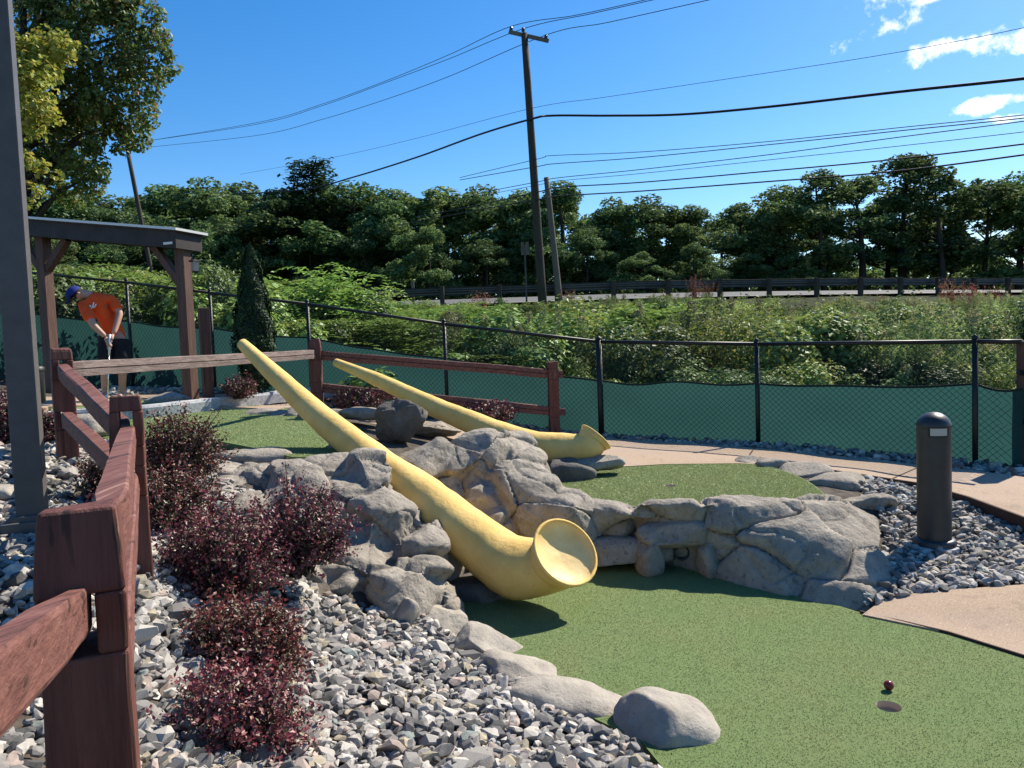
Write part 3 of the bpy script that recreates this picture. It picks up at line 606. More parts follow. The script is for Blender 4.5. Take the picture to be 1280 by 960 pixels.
for i, (a, lb) in enumerate([((548, 783, 32, 15, 4.15, .14), 'pale border stone nearest the rock outcrop on the lower green'), ((603, 818, 36, 21, 3.82, .13), 'second pale border stone from the outcrop along the lower green'), ((652, 858, 42, 20, 3.5, .13), 'third pale border stone along the lower green'), ((735, 890, 72, 21, 3.24, .15), 'long low pale border stone beside the big end stone'), ((832, 922, 60, 42, 2.98, .16), 'big rounded tan stone at the near end of the lower green border'),]):
    tag(boulder('border_stone', None, a[0], a[1]-4, a[2]*(1.36 if i < 4 else 1), a[3]*(1.25 if i < 4 else 1.05), a[4], dm=a[5]*(1.2 if i < 4 else 1), seed=200+i, sub=5, mat_='palerock', crack=.0, facets=6, tilt=.3 if i < 4 else .25), lb, 'border stone', 'pale stones edging the lower green')
tag(boulder('rock', None, 511, 766, 15, 17, 3.98, .055, 230, 4, 'palerock', .2, crack=0), 'small speckled stone standing at the foot of the rock outcrop', 'rock')

# ------------------------------------------------------------------ gravel
hulls = []
for i in range(12):
    r = random.Random(i+5); bm = bmesh.new()
    for _ in range(19):
        p = Vector((r.gauss(0, 1), r.gauss(0, 1), r.gauss(0, 1))).normalized(); bm.verts.new((p.x*.62, p.y*.43, p.z*.30))
    h = bmesh.ops.convex_hull(bm, input=bm.verts[:]); bmesh.ops.delete(bm, geom=[g for g in h['geom_interior'] if isinstance(g, bmesh.types.BMVert)], context='VERTS')
    bmesh.ops.triangulate(bm, faces=bm.faces[:]); bm.verts.index_update()
    hulls.append((np.array([list(v.co) for v in bm.verts]), np.array([[v.index for v in f.verts] for f in bm.faces]))); bm.free()
def rots(n, flat=.45):
    yaw = rng.uniform(0, 2*PI, n); ax_ = rng.normal(0, flat, (n, 2)); out_ = np.empty((n, 3, 3))
    cy, sy = np.cos(yaw), np.sin(yaw); cx, sx = np.cos(ax_[:, 0]), np.sin(ax_[:, 0]); cz, sz = np.cos(ax_[:, 1]), np.sin(ax_[:, 1]); z = np.zeros(n); o1 = np.ones(n)
    Rz = np.stack([cy, -sy, z, sy, cy, z, z, z, o1], 1).reshape(n, 3, 3); Rx = np.stack([o1, z, z, z, cx, -sx, z, sx, cx], 1).reshape(n, 3, 3); Ry = np.stack([cz, z, sz, z, o1, z, -sz, z, cz], 1).reshape(n, 3, 3)
    return Rx @ Ry @ Rz
palc = np.array([c for c, _ in PAL])*[1.0, .98, .945]; palw = np.array([w for _, w in PAL]); palw /= palw.sum()
def gravel(label, poly, dens, size, spread=.35, avoid=(), layers=.03, singles=0):
    xs = [p[0] for p in poly]; ys = [p[1] for p in poly]; area = (max(xs)-min(xs))*(max(ys)-min(ys)); n = int(area*dens)
    x = rng.uniform(min(xs), max(xs), n); y = rng.uniform(min(ys), max(ys), n); k = inside(x, y, poly)
    for av in avoid: k &= ~inside(x, y, av)
    x, y = x[k], y[k]; n = len(x); z = terrain(x, y)+rng.uniform(-.004, layers, n)
    s_ = size*np.exp(rng.normal(0, spread, n)); Rm = rots(n); hid = rng.integers(0, 12, n); col = palc[rng.choice(len(palc), n, p=palw)]*rng.uniform(.65, 1.0, (n, 1))
    bed = tag(empty('gravel_bed', (float(np.mean(x)), float(np.mean(y)), float(np.mean(z)))), kind='structure')
    bed['label'] = label
    big = np.zeros(n, bool)
    if singles:
        vis = np.hypot(x, y)/s_; vis[(np.abs(x/np.maximum(y, .1)) > .72)] = 1e9; big[np.argsort(vis)[:singles]] = True
    V, Fc, Cc = [], [], []; b = 0
    for h in range(12):
        q = np.where((hid == h) & ~big)[0]
        if not len(q): continue
        hv, hf = hulls[h]; vv = np.einsum('nij,vj->nvi', Rm[q], hv)*s_[q][:, None, None] + np.stack([x[q], y[q], z[q]], 1)[:, None]
        V.append(vv.reshape(-1, 3)); Fc.append((hf[None]+(np.arange(len(q))*len(hv))[:, None, None]).reshape(-1, 3)+b); Cc.append(np.repeat(col[q], len(hv), 0)); b += len(q)*len(hv)
    o = link('gravel', np_mesh('gravel', np.concatenate(V), np.concatenate(Fc), M['gravel'], np.concatenate(Cc)), None, bed); o['kind'] = 'stuff'
    for i in np.where(big)[0]:
        so = bpy.data.objects.new('stone', stone_me[hid[i]]); C.objects.link(so); so.parent = bed
        so.matrix_local = Matrix.Translation(Vector((x[i], y[i], z[i]))-bed.location) @ Matrix(Rm[i].tolist()).to_4x4() @ Matrix.Scale(float(s_[i]), 4)
    return bed
stone_me = [np_mesh('stone', hv, hf, M['stone']) for hv, hf in hulls]
def gpoly(pp): return [onground(u, v) for u, v in pp]
GREENS = (LOW, RIGHT, UP, TEE, PATHPOLY, NEARP)
gravel('white and grey crushed stone bed in front of the rock outcrop', gpoly([(140, 1010), (160, 800), (200, 720), (320, 670), (400, 745), (520, 770), (575, 800), (625, 842), (690, 890), (790, 930), (860, 1010)]), 1500, .052, .33, GREENS, .03, 300)
gravel('white and grey crushed stone bed under the split rail fence', gpoly([(-40, 1060), (-60, 620), (-20, 545), (60, 530), (150, 560), (250, 590), (320, 620), (322, 672), (200, 722), (160, 802), (140, 1060)]), 900, .05, .33, GREENS, .03, 0)
gravel('white and grey crushed stone bed around the bollard light', [G(u, v, z) for u, v, z in ((1075, 750, .03), (1105, 690, .1), (1100, 640, .25), (1048, 592, .35), (1150, 607, .31), (1215, 626, .28), (1305, 660, .24), (1480, 722, .2), (1480, 735, .12), (1305, 728, .1), (1200, 735, .07), (1138, 742, .05), (1098, 753, .03))], 1500, .05, .33, (LOW, RIGHT, NEARP, PATHPOLY), .03, 0)
strip = [Vector((p.x, p.y, 0)) for p in PATHF] + [Vector((x, yF(x)+.12, 0)) for x in np.linspace(7.2, -6.5, 24)]
gravel('narrow strip of white stone along the foot of the fence', strip, 420, .06, .3, (), .035, 0)

# ------------------------------------------------------------------ turf blades, golf cup, ball
def blades(green, poly, zf, n, hgt, hole, ymax=99):
    xs = [p[0] for p in poly]; ys = [p[1] for p in poly]; x = rng.uniform(min(xs), max(xs), n); y0 = max(min(ys), .6); 
    y = y0 + (min(max(ys), ymax)-y0)*rng.uniform(0, 1, n)**1.25
    k = inside(x, y, grow(poly, -.012)) & (np.abs(x/y) < .75)
    if hole is not None: k &= np.hypot(x-hole.x, y-hole.y) > CUPR+.006
    x, y = x[k], y[k]; n = len(x); z = zf(x, y); a = rng.uniform(0, 2*PI, n); w_ = rng.uniform(.0012, .0026, n)*(1+y*.12); ln = hgt*rng.uniform(.5, 1.2, n); la = rng.uniform(0, 2*PI, n); lr = ln*rng.uniform(.5, 1.8, n)
    b1 = np.stack([x-np.cos(a)*w_, y-np.sin(a)*w_, z-.001], 1); b2 = np.stack([x+np.cos(a)*w_, y+np.sin(a)*w_, z-.001], 1); tp = np.stack([x+np.cos(la)*lr, y+np.sin(la)*lr, z+ln], 1)
    V = np.stack([b1, b2, tp], 1).reshape(-1, 3); Fc = np.arange(3*n).reshape(-1, 3)
    base = np.array([[.165, .232, .087], [.18, .248, .095], [.205, .258, .11], [.155, .22, .08], [.225, .262, .125]]); col = base[rng.choice(5, n, p=[.36, .3, .14, .14, .06])]*rng.uniform(.8, 1.2, (n, 1))
    o = link('turf_fibres', np_mesh('turf_fibres', V, Fc, M['blade'], np.repeat(col, 3, 0)), None, green); o['kind'] = 'stuff'
greens = [o for o in C.objects if o.name.startswith('putting_green')]
blades(greens[0], LOW, lambda x, y: 0*x, 480000, .0042, CUP, 5.4)
blades(greens[1], RIGHT, lambda x, y: .41+0*x, 90000, .007, CUP2)
blades(greens[2], UP, zu, 120000, .007, None)
for c_, lb in ((CUP, 'golf cup sunk in the lower green below the red ball'), (CUP2, 'golf cup sunk in the right green above the rock wall')):
    root = empty('golf_cup', c_, lb, 'golf cup')
    mb = MB(); mb.lathe(c_, [(CUPR, .001), (CUPR*.97, -.004), (CUPR*.97, -.10)], 28, True); mb.build('cup_wall', mat('cup_wall', (.45, .36, .26), .7, .3), root)
    mb = MB(); mb.lathe(c_, [(CUPR*.97, -.028), (.012, -.034), (.001, -.034)], 28, True); mb.build('cup_bottom', mat('cup_bottom', (.42, .33, .22), .85, .2), root)
gb = G(1111, 863, 0); gb.z = .0235
mb = MB(); bm = bmesh.new(); bmesh.ops.create_uvsphere(bm, u_segments=28, v_segments=18, radius=.0214)
for vt in bm.verts:      # dimples
    h_ = noise.cell(vt.co*300); vt.co *= 1-.006*(abs(h_) > .5)
bm.verts.index_update(); mb.add([v.co for v in bm.verts], [[q.index for q in f.verts] for f in bm.faces], True); bm.free()
tag(link('golf_ball', mb.mesh('golf_ball', mat('red_ball', (.16, .012, .016), .25, .5)), None, None, gb), 'dark red golf ball lying on the lower green behind its cup', 'golf ball')

# ------------------------------------------------------------------ bollard light
bb = G(1168, 690, .07); by = bb.y; br = 19.5*by/F; bt = W(1166, 515, by).z; hB = bt-bb.z
root = empty('bollard_light', bb, 'dark grey round topped bollard light standing in the white gravel', 'bollard light')
MB().lathe(bb, [(br*1.28, -.05), (br*1.28, .080), (br*1.2, .098), (br*1.0, .10)], 36, True).build('base_ring', M['bollard'], root)
MB().lathe(bb, [(br*1.46, -.06), (br*1.46, .052), (br*1.34, .056), (.01, .056)], 32, False).build('footing', M['kerb'], root)
MB().lathe(bb, [(br, .10), (br, hB-br*.95-.004)], 36, True).build('shaft', M['bollard'], root)
MB().lathe(bb, [(br*.98, hB-br*.95-.004)] + [(br*1.015*math.cos(a), hB-br*.95+br*.95*math.sin(a)) for a in np.linspace(0, PI/2-.01, 12)], 36, True).build('dome_cap', M['bollard'], root)
th = math.atan2(-bb.y, -bb.x)+.30; zc = W(1168, 538, by).z-bb.z; w_ = .55
def panel(r0, r1, z0, z1, a0, a1, n=10):
    mb = MB(); vs = []
    for i in range(n+1):
        a = a0+(a1-a0)*i/n
        for r in (r0, r1):
            for z in (z0, z1): vs.append(bb+Vector((r*math.cos(a), r*math.sin(a), z)))
    fs = []
    for i in range(n):
        b = i*4; fs += [(b, b+1, b+5, b+4), (b+2, b+6, b+7, b+3), (b, b+4, b+6, b+2), (b+1, b+3, b+7, b+5)]
    fs += [(0, 2, 3, 1), (4*n, 4*n+1, 4*n+3, 4*n+2)]; return mb.add(vs, fs)
panel(br*.9, br*1.012, zc-.034, zc+.034, th-w_*1.15, th+w_*1.15).build('lens_frame', M['black'], root)
panel(br*.9, br*1.024, zc-.024, zc+.024, th-w_*.9, th+w_*.9).build('lens', M['lens'], root)

# ------------------------------------------------------------------ split rail fence
rf = empty('split_rail_fence', W(163, 705, 3.2), 'dark red split rail fence running from the foreground past the green', 'fence')
def post(P0, ztop, w, d, dirn, slots, mt='redwood_v', cut=.03, cheek=.31):
    """P0 base; slots = list of (z centre, height) openings through the post along dirn"""
    dirn = Vector((dirn.x, dirn.y, 0)).normalized(); sd = Vector((dirn.y, -dirn.x, 0)); Mx = Matrix((sd, dirn, Vector((0, 0, 1)))).transposed()
    mb = MB(); zb = P0.z-.25; sw = w*.28; cw = w*cheek
    zs = [zb]
    for zc_, h_ in sorted(slots): zs += [zc_-h_/2, zc_+h_/2]
    zs.append(ztop)
    def slab(x0, x1, z0, z1, top=False):
        n = max(2, int((z1-z0)/.06)); vs = []; fs = []
        for i in range(n+1):
            z = z0+(z1-z0)*i/n
            for (xx, yy) in ((x0, -d/2), (x1, -d/2), (x1, d/2), (x0, d/2)):
                zz = z
                if top and i == n: zz -= cut*(abs(xx)/(w/2))**2 + .02*noise.noise(Vector((xx*20, yy*20, 0)))
                q = Vector((xx, yy, zz)); j = .0035*noise.noise(Vector((P0.x*9+xx*8, yy*8, z*5))); t_ = max(0, (z-(ztop-.12))/.12)*.12 if top else 0
                q.x *= 1-t_; q.y *= 1-t_*1.2; q.x += j*2; q.y += j*1.5
                vs.append(Vector((P0.x, P0.y, 0)) + Mx @ q)
        for i in range(n):
            for k in range(4): fs.append((i*4+k, i*4+(k+1) % 4, i*4+4+(k+1) % 4, i*4+4+k))
        fs += [(3, 2, 1, 0), tuple(n*4+k for k in range(4))]; mb.add(vs, fs)
    for i in range(0, len(zs)-1):
        if i % 2 == 0: slab(-w/2, w/2, zs[i], zs[i+1], i == len(zs)-2)
        else: slab(-w/2, -w/2+cw, zs[i], zs[i+1]); slab(w/2-cw, w/2, zs[i], zs[i+1])
    o = mb.build('post', M[mt], rf); bv = o.modifiers.new('b', 'BEVEL'); bv.width = .006; bv.segments = 2; bv.limit_method = 'ANGLE'; bv.angle_limit = R_(50)
    return o
def rail(a, b, w, h, mt='redwood_h', seed=0, taper=.12, notch=True):
    a, b = Vector(a), Vector(b); L = (b-a).length; y = (b-a).normalized(); x = y.cross(Vector((0, 0, 1))).normalized(); z = x.cross(y)
    sec = [(.46, -.48), (.52, -.05), (.28, -.025), (.28, .0), (.49, .03), (.45, .44), (.36, .5), (-.40, .49), (-.5, .4), (-.47, -.38), (-.36, -.5), (.34, -.5)]
    n = max(8, int(L/.07)); vs = []; fs = []; m_ = len(sec); lo = Vector((0, 0, 0))
    for i in range(n+1):
        t = i/n; e = min(t, 1-t)*L; k = min(1, .45+.55*e/taper) if taper else 1
        off = z*(.007*noise.noise(Vector((t*L*1.3, seed, 0))))+x*(.006*noise.noise(Vector((t*L*1.3, seed+9, 0))))
        for j, (p, q) in enumerate(sec):
            r_ = 1+.09*noise.noise(Vector((t*L*1.1, j*1.7+seed*3, 1)))+.03*noise.noise(Vector((t*L*12, j*2.7, seed)))
            kk = k if j not in (2, 3) else k*(1 if not notch else .93+.07*noise.noise(Vector((t*L*3, seed, 5))))
            vs.append(a+(b-a)*t+off+x*p*w*kk*r_+z*q*h*(.75+.25*k)*r_)
    for i in range(n):
        for j in range(m_): fs.append((i*m_+j, i*m_+(j+1) % m_, (i+1)*m_+(j+1) % m_, (i+1)*m_+j))
    fs += [tuple(reversed(range(m_))), tuple(n*m_+k for k in range(m_))]
    return link('rail', MB().add(vs, fs).mesh('rail', M[mt]), None, rf)
def at(u, v, Y): return W(u, v, Y)
P1, P2, P3, P4, P5 = W(103, 700, 1.22), W(163, 600, 3.2), W(80, 500, 4.95), W(396, 480, 8.6), W(692, 500, 9.0)
zb1, zb2, zb3, zb4, zb5 = .42, W(163, 705, 3.2).z, W(80, 578, 4.95).z, .85, W(693, 546, 9.0).z
zt1, zt2, zt3, zt4, zt5 = W(103, 634, 1.22).z, W(158, 487, 3.2).z, W(80, 430, 4.95).z, W(396, 421, 8.6).z, W(693, 449, 9.0).z
u1, u2, u3, u4, u5 = W(103, 765, 1.22).z, W(160, 545, 3.2).z, W(85, 462, 4.95).z, W(390, 443, 8.6).z, W(692, 467, 9.0).z
u4b = W(405, 443, 8.6).z
P0 = P1 + (P1-P2).normalized()*1.9
d12 = P1-P2
post(Vector((P1.x, P1.y, zb1)), zt1, .125, .135, d12, [(u1-.004, .10), (u1-.33, .10)], cut=.0, cheek=.36)
post(Vector((P2.x, P2.y, zb2)), zt2, .13, .13, d12, [(u2+.035, .15), (W(150, 600, 3.2).z, .13)])
post(Vector((P3.x, P3.y, zb3)), zt3, .125, .125, P3-P2, [(u3, .13), (W(90, 525, 4.95).z, .12)])
post(Vector((P4.x, P4.y, zb4)), zt4, .14, .13, P5-P4, [(u4, .13), (W(396, 484, 8.6).z, .12)])
post(Vector((P5.x, P5.y, zb5)), zt5, .12, .12, P5-P4, [(u5, .13), (W(692, 515, 9.0).z, .12)])
sd12 = Vector((d12.y, -d12.x, 0)).normalized()
def xy(P_, z): return Vector((P_.x, P_.y, z))
near_dir = (W(0, 850, .8)-W(103, 762, 1.22))
rail(W(106, 760, 1.2), W(106, 760, 1.2)+near_dir*2.2, .046, .085, seed=1, taper=.25)
rail(xy(P1, u1-.33)+d12.normalized()*-.02, xy(P1, u1-.33)+near_dir*2.2, .075, .10, seed=2)
rail(xy(P1, W(140, 668, 1.22).z)+d12.normalized()*.0-sd12*.04*(1 if sd12.x < 0 else -1), xy(P2, u2)-d12.normalized()*.08, .062, .10, seed=3)
rail(xy(P1, u1-.33)-d12.normalized()*.02, xy(P2, W(150, 600, 3.2).z), .075, .10, seed=4)
rail(xy(P2, W(150, 545, 3.2).z)+d12.normalized()*.07, xy(P3, u3), .075, .10, seed=5)
rail(xy(P2, W(150, 600, 3.2).z), xy(P3, W(90, 522, 4.95).z), .075, .10, seed=6)
o = rail(xy(P3, u3), xy(P4, u4), .085, .105, 'grey_h', 7); o['label'] = 'weathered grey brown top rail'
rail(xy(P4, u4b), xy(P5, u5), .08, .11, seed=8); rail(xy(P4, W(396, 484, 8.6).z), xy(P5, W(692, 514, 9.0).z), .08, .11, seed=9)
rail(xy(P5, u5)-Vector((.05, 0, 0)), xy(P5, u5)+(P5-P4).normalized()*.13, .07, .09, seed=10, taper=.05); rail(xy(P5, W(692, 514, 9.0).z), xy(P5, W(692, 514, 9.0).z)+(P5-P4).normalized()*.14, .07, .09, seed=11, taper=.05)

# kerb log along the back of the upper green
kp = KERB
mb = MB(); kk = catmull(kp, 6); vs = []; fs = []
sec = [(.5, 0), (.5, .78), (.38, .98), (0, 1.02), (-.38, .98), (-.5, .78), (-.5, 0)]
for i, p in enumerate(kk):
    t = (kk[min(i+1, len(kk)-1)]-kk[max(i-1, 0)]).normalized(); x = Vector((t.y, -t.x, 0))
    for j, (a, h) in enumerate(sec): vs.append(p + x*a*.16 + Vector((0, 0, h*.155-.01+.008*noise.noise(Vector((i*.9, j, 0))))))
for i in range(len(kk)-1):
    for j in range(6): fs.append((i*7+j, i*7+j+1, (i+1)*7+j+1, (i+1)*7+j))
fs += [tuple(range(7)), tuple(reversed([(len(kk)-1)*7+k for k in range(7)]))]
tag(mb.add(vs, fs, False).build('kerb', M['kerb']), 'long weathered grey white kerb along the back of the upper green', 'kerb')

# ------------------------------------------------------------------ chain link fence with green screen
cf = empty('chain_link_fence', FP[6][0], 'black chain link fence with dark green privacy screen behind the path', 'fence')
for i, (p, zt_) in enumerate(FP):
    r_ = .036 if i == 6 else .025
    MB().tube([p-Vector((0, 0, .3)), Vector((p.x, p.y, zt_+.03))], r_, 10).lathe((p.x, p.y, zt_+.03), [(r_*1.15, 0), (r_*1.1, .02), (.002, .04)], 10).build('post', M['black'], cf)
tops = [Vector((p.x, p.y, z)) for p, z in FP]; tops.append(Vector((FEND.x, FEND.y, tops[-1].z-.01)))
bots = [p for p, _ in FP] + [FEND+Vector((0, 0, 0))]
for i in range(len(tops)-1):
    MB().tube([tops[i], tops[i+1]], .021, 8).build('top_rail', M['black'], cf)
    if i == 6:
        pass
# privacy screen: top edge by span (photo rows), hung in soft waves
SV = {0: 385, 1: 391, 2: 402, 3: 410, 4: 422, 5: 448, 6: 476, 7: 479, 8: 480}
for i in range(len(tops)-1):
    b0, b1, t0, t1 = bots[i], bots[i+1], tops[i], tops[i+1]; L = (b1-b0).length; n = max(6, int(L/.09)); rows = 7; vs = []; fs = []
    us = [-75, 30, 158, 262, 384, 555, 752, 948, 1219]
    s0 = W(us[i], SV[i], b0.y).z; s1 = W(us[i+1], SV[i+1], b1.y).z if i < 8 else s0-.04
    nv = Vector((-(b1-b0).y, (b1-b0).x, 0)).normalized(); hem = []
    for k in range(n+1):
        t = k/n; b = b0.lerp(b1, t); gz = T1(b.x, b.y)+.01; sag = .035*math.sin(PI*t)+.018*noise.noise(Vector((b.x*1.9, 2, i)))+(.03*math.sin(t*PI*2.3+.6)*math.sin(PI*t) if i == 6 else 0)
        zt_ = s0+(s1-s0)*t-sag
        for j in range(rows+1):
            h = j/rows; z = gz+(zt_-gz)*h
            w_ = .034+.030*noise.noise(Vector((b.x*1.6, b.y*1.3, z*2.2)))+.008*noise.noise(Vector((b.x*6, b.y*5, z*4)))
            vs.append(Vector((b.x, b.y, z))+nv*w_)
        hem.append(vs[-1]+Vector((0, 0, .0)))
    R1 = rows+1
    for k in range(n):
        for j in range(rows): fs.append((k*R1+j, (k+1)*R1+j, (k+1)*R1+j+1, k*R1+j+1))
    o = MB().add(vs, fs, True).build('privacy_screen', M['screen'], cf); MB().tube(hem, .010, 6).build('screen_hem', M['hem'], o)
# woven wire, two families of crossing strands
V = []; Fc = []; pit = .064
tot = [0]; 
for a, b in zip(bots[:-1], bots[1:]): tot.append(tot[-1]+math.hypot(b.x-a.x, b.y-a.y))
def fpos(s):
    s = min(max(s, 0), tot[-1]-1e-6); i = max(j for j in range(len(tot)-1) if tot[j] <= s); t = (s-tot[i])/(tot[i+1]-tot[i]); return bots[i].lerp(bots[i+1], t), tops[i].lerp(tops[i+1], t).z
wr = .0021
for sg in (1, -1):
    for s in np.arange(-1.3, tot[-1]+1.3, pit):
        prev = None
        for k in range(7):
            q = s+sg*k/6*1.2
            if q < 0 or q > tot[-1]: prev = None; continue
            b, zt_ = fpos(q); p = Vector((b.x, b.y-.012, b.z+.02+(zt_-b.z-.02)*k/6))
            if prev is not None:
                d = (p-prev).normalized(); x = d.cross(Vector((0, 1, 0))).normalized()*wr; y = Vector((0, 1, 0))*wr*.8
                b_ = len(V); V += [prev+x-y, prev-x-y, prev+y*1.4, p+x-y, p-x-y, p+y*1.4]; Fc += [(b_, b_+1, b_+4, b_+3), (b_+1, b_+2, b_+5, b_+4), (b_+2, b_, b_+3, b_+5)]
            prev = p
o = link('chain_mesh', np_mesh('chain_mesh', [list(v) for v in V], Fc, M['black']), None, cf); o['kind'] = 'stuff'
# wooden gate post at the right end
gp = G(1286, 584, .3); root = empty('gate_post', gp, 'brown wooden post at the right end of the chain link fence', 'gate post')
MB().box(gp+Vector((0, 0, .52)), (.14, .14, 1.25), None, .008).build('post_body', M['pavwood'], root)
for z in (.42, .86): MB().box(gp+Vector((-.072, -.02, z)), (.012, .07, .05), None, .003).tube([gp+Vector((-.085, -.03, z)), gp+Vector((-.085, .03, z))], .014, 8).build('hinge', M['black'], root)

# ------------------------------------------------------------------ lamp post at the left edge
lp = W(44, 682, 3.62); root = empty('lamp_post', lp, 'tall square dark grey lamp post on a concrete footing at the left edge', 'lamp post', rz=R_(24))
Ml = Matrix.Rotation(R_(24), 3, 'Z')
MB().box(lp+Vector((0, 0, 2.6)), (.122, .122, 5.2), Ml, .008).build('pole', M['greymetal'], root)
mb = MB(); mb.box(lp+Vector((0, 0, .07)), (.235, .235, .14), Ml, .008); mb.box(lp+Vector((0, 0, .15)), (.18, .18, .03), Ml, .006); mb.build('base_cover', M['greymetal'], root)
MB().lathe(lp, [(.30, -.5), (.30, .035), (.28, .05), (.001, .05)], 32, False).build('footing', M['kerb'], root)
MB().box(lp+Ml @ Vector((-.063, -.01, .42)), (.006, .05, .12), Ml, .002).build('handhole_cover', M['greymetal'], root)
MB().box(lp+Ml @ Vector((0, -.25, 5.22)), (.28, .62, .07), Ml, .02).build('lamp_head', M['greymetal'], root)
bx = onground(8, 622); tag(boulder('flat_stone', None, 6, 616, 24, 9, bx.y, .09, 301, 4, 'palerock', crack=0), 'flat pale blue grey stone lying in the gravel left of the lamp post', 'rock')

# ------------------------------------------------------------------ pavilion
A, B = W(68, 505, 10.75), W(239, 497, 10.0); fd = Vector((B.x-A.x, B.y-A.y, 0)).normalized(); bd = Vector((-fd.y, fd.x, 0)); zA, zB = A.z, B.z
Lp = Vector((B.x-A.x, B.y-A.y, 0)).length; zr = W(239, 311, 10.0).z; sl_ = (W(68, 296, 10.75).z-zr)/Lp      # roof falls towards the right
root = empty('pavilion', Vector((A.x, A.y, zA)), 'open wooden shade pavilion with dark sloping roof and white metal edge', 'pavilion')
Mp = Matrix((fd, bd, Vector((0, 0, 1)))).transposed(); pw = .145; D = .0
def zroof(s): return zr+sl_*(Lp-s)
def pv(s, t, dz): return Vector((A.x, A.y, 0))+fd*s+bd*t+Vector((0, 0, zroof(s)+dz))
for s, t in ((0, 0), (Lp, 0), (-2.3, 0)):
    p = pv(s, t, 0); zb = T1(p.x, p.y)-.1
    MB().box((p.x, p.y, (zb+p.z)/2), (pw, pw, p.z-zb), Mp, .008).build('post', M['pavwood'], root)
x0, x1, y0, y1 = -2.9, Lp+.10, -.22, .22
for a, b in (((x0, y0), (x1, y0)), ((x1, y0-.022), (x1, y1+.022)), ((x0, y0-.022), (x0, y1+.022)), ((x0, y1), (x1, y1))):
    MB().bar(pv(*a, .10), pv(*b, .10), .04, .21).build('fascia', M['darkbeam'], root)
for t in (0,): MB().bar(pv(x0+.05, t, .06), pv(x1-.05, t, .06), .14, .12).build('beam', M['darkbeam'], root)
for s in np.linspace(x0+.15, x1-.15, 8): MB().bar(pv(s, y0+.03, .15), pv(s, y1-.03, .15), .045, .05).build('rafter', M['darkbeam'], root)
MB().bar(pv(x0-.05, (y0+y1)/2, .215), pv(x1+.05, (y0+y1)/2, .215), y1-y0+.10, .016).build('roof_deck', M['darkbeam'], root)
MB().bar(pv(x0-.08, (y0+y1)/2, .242), pv(x1+.08, (y0+y1)/2, .242), y1-y0+.16, .032).build('roof_sheet', M['whitemetal'], root)
for s, g in ((0, 1), (0, -1), (Lp, -1), (-2.3, 1)):
    MB().bar(pv(s+g*.05, 0, -.46), pv(s+g*.45, 0, .0), .09, .10, up=bd).build('brace', M['pavwood'], root)
p = pv(x1-.10, y0-.03, .05); MB().box(p, (.14, .012, .03), Mp).build('sunlit_slot', M['whitemetal'], root)  # sunlight in a slot of the fascia, put in as a white strip
lc = W(244, 331, 9.9); root = empty('wall_lantern', lc, 'small dark lantern mounted on the right pavilion post', 'lantern')
MB().lathe(lc, [(.001, .085), (.07, .045), (.072, .035), (.06, .035)], 4, False).build('lantern_cap', M['black'], root)
MB().lathe(lc, [(.05, -.10), (.055, -.085), (.001, -.10)], 4, False).build('lantern_base', M['black'], root)
MB().lathe(lc, [(.042, -.09), (.052, .035)], 4, False).build('glass', mat('lantern_glass', (.25, .26, .25), .15, .6), root)
MB().bar(lc+Vector((0, 0, .06)), lc-Vector((.10, -.06, -.06)), .02, .02).build('arm', M['black'], root)
wp = W(258, 495, 10.6); tp = W(257, 385, wp.y); root = None
tag(MB().box((wp+tp)/2-Vector((0, 0, .05)), (.135, .135, tp.z-wp.z+.1), Matrix.Rotation(.6, 3, 'Z'), .008).build('wooden_post', M['pavwood']), 'short brown wooden post standing behind the right pavilion post', 'post')
bn = W(46, 498, 8.2); root = empty('litter_bin', bn, 'dark round bin partly hidden behind the lamp post', 'bin')
bh = W(46, 457, 8.2).z-bn.z
MB().lathe(bn, [(.001, -.05), (.085, -.05), (.09, bh-.06)], 20).build('bin_body', M['bollard'], root)
MB().lathe(bn, [(.097, bh-.06), (.097, bh-.02), (.06, bh), (.001, bh+.004)], 20).build('lid', M['black'], root)

# ------------------------------------------------------------------ person putting
def skin(name, joints, edges, mat_, parent=None, sub=2, root=0):
    """joints: list of (point, radius or (rx, ry)); grown with a skin modifier and frozen"""
    bm = bmesh.new(); L_ = bm.verts.layers.skin.verify(); vs = [bm.verts.new(p) for p, _ in joints]
    for a, b in edges: bm.edges.new((vs[a], vs[b]))
    for v_, (_, r) in zip(vs, joints): v_[L_].radius = r if isinstance(r, tuple) else (r, r)
    vs[root][L_].use_root = True
    me = bpy.data.meshes.new(name); bm.to_mesh(me); bm.free(); o = bpy.data.objects.new(name, me); C.objects.link(o)
    m_ = o.modifiers.new('s', 'SKIN'); m_.use_smooth_shade = True; m_.branch_smoothing = .3
    if sub: q = o.modifiers.new('d', 'SUBSURF'); q.levels = sub; q.render_levels = sub
    dg = bpy.context.evaluated_depsgraph_get(); dg.update(); me2 = bpy.data.meshes.new_from_object(o.evaluated_get(dg)); bpy.data.objects.remove(o); bpy.data.meshes.remove(me)
    me2.name = name; me2.materials.clear(); me2.materials.append(mat_); me2.polygons.foreach_set('use_smooth', [True]*len(me2.polygons))
    return link(name, me2, None, parent)
PYY = 9.45
def pp(u, v, dy=0.0): return W(u, v, PYY+dy)
M['skin'] = mix_noise(mat('skin', (.45, .25, .18), .55, .35), [(.3, (.40, .21, .145)), (.7, (.48, .28, .20))], 12, bump=.1)
M['shirt'] = mix_noise(mat('shirt', (.75, .09, .02), .85, .15), [(.3, (.68, .075, .018)), (.7, (.80, .105, .028))], 9, bump=.5, bscale=7, bdist=.03)
M['shorts'] = mix_noise(mat('shorts', (.012, .013, .018), .85, .15), [(.3, (.010, .011, .015)), (.7, (.02, .021, .026))], 8, bump=.4, bscale=9, bdist=.02)
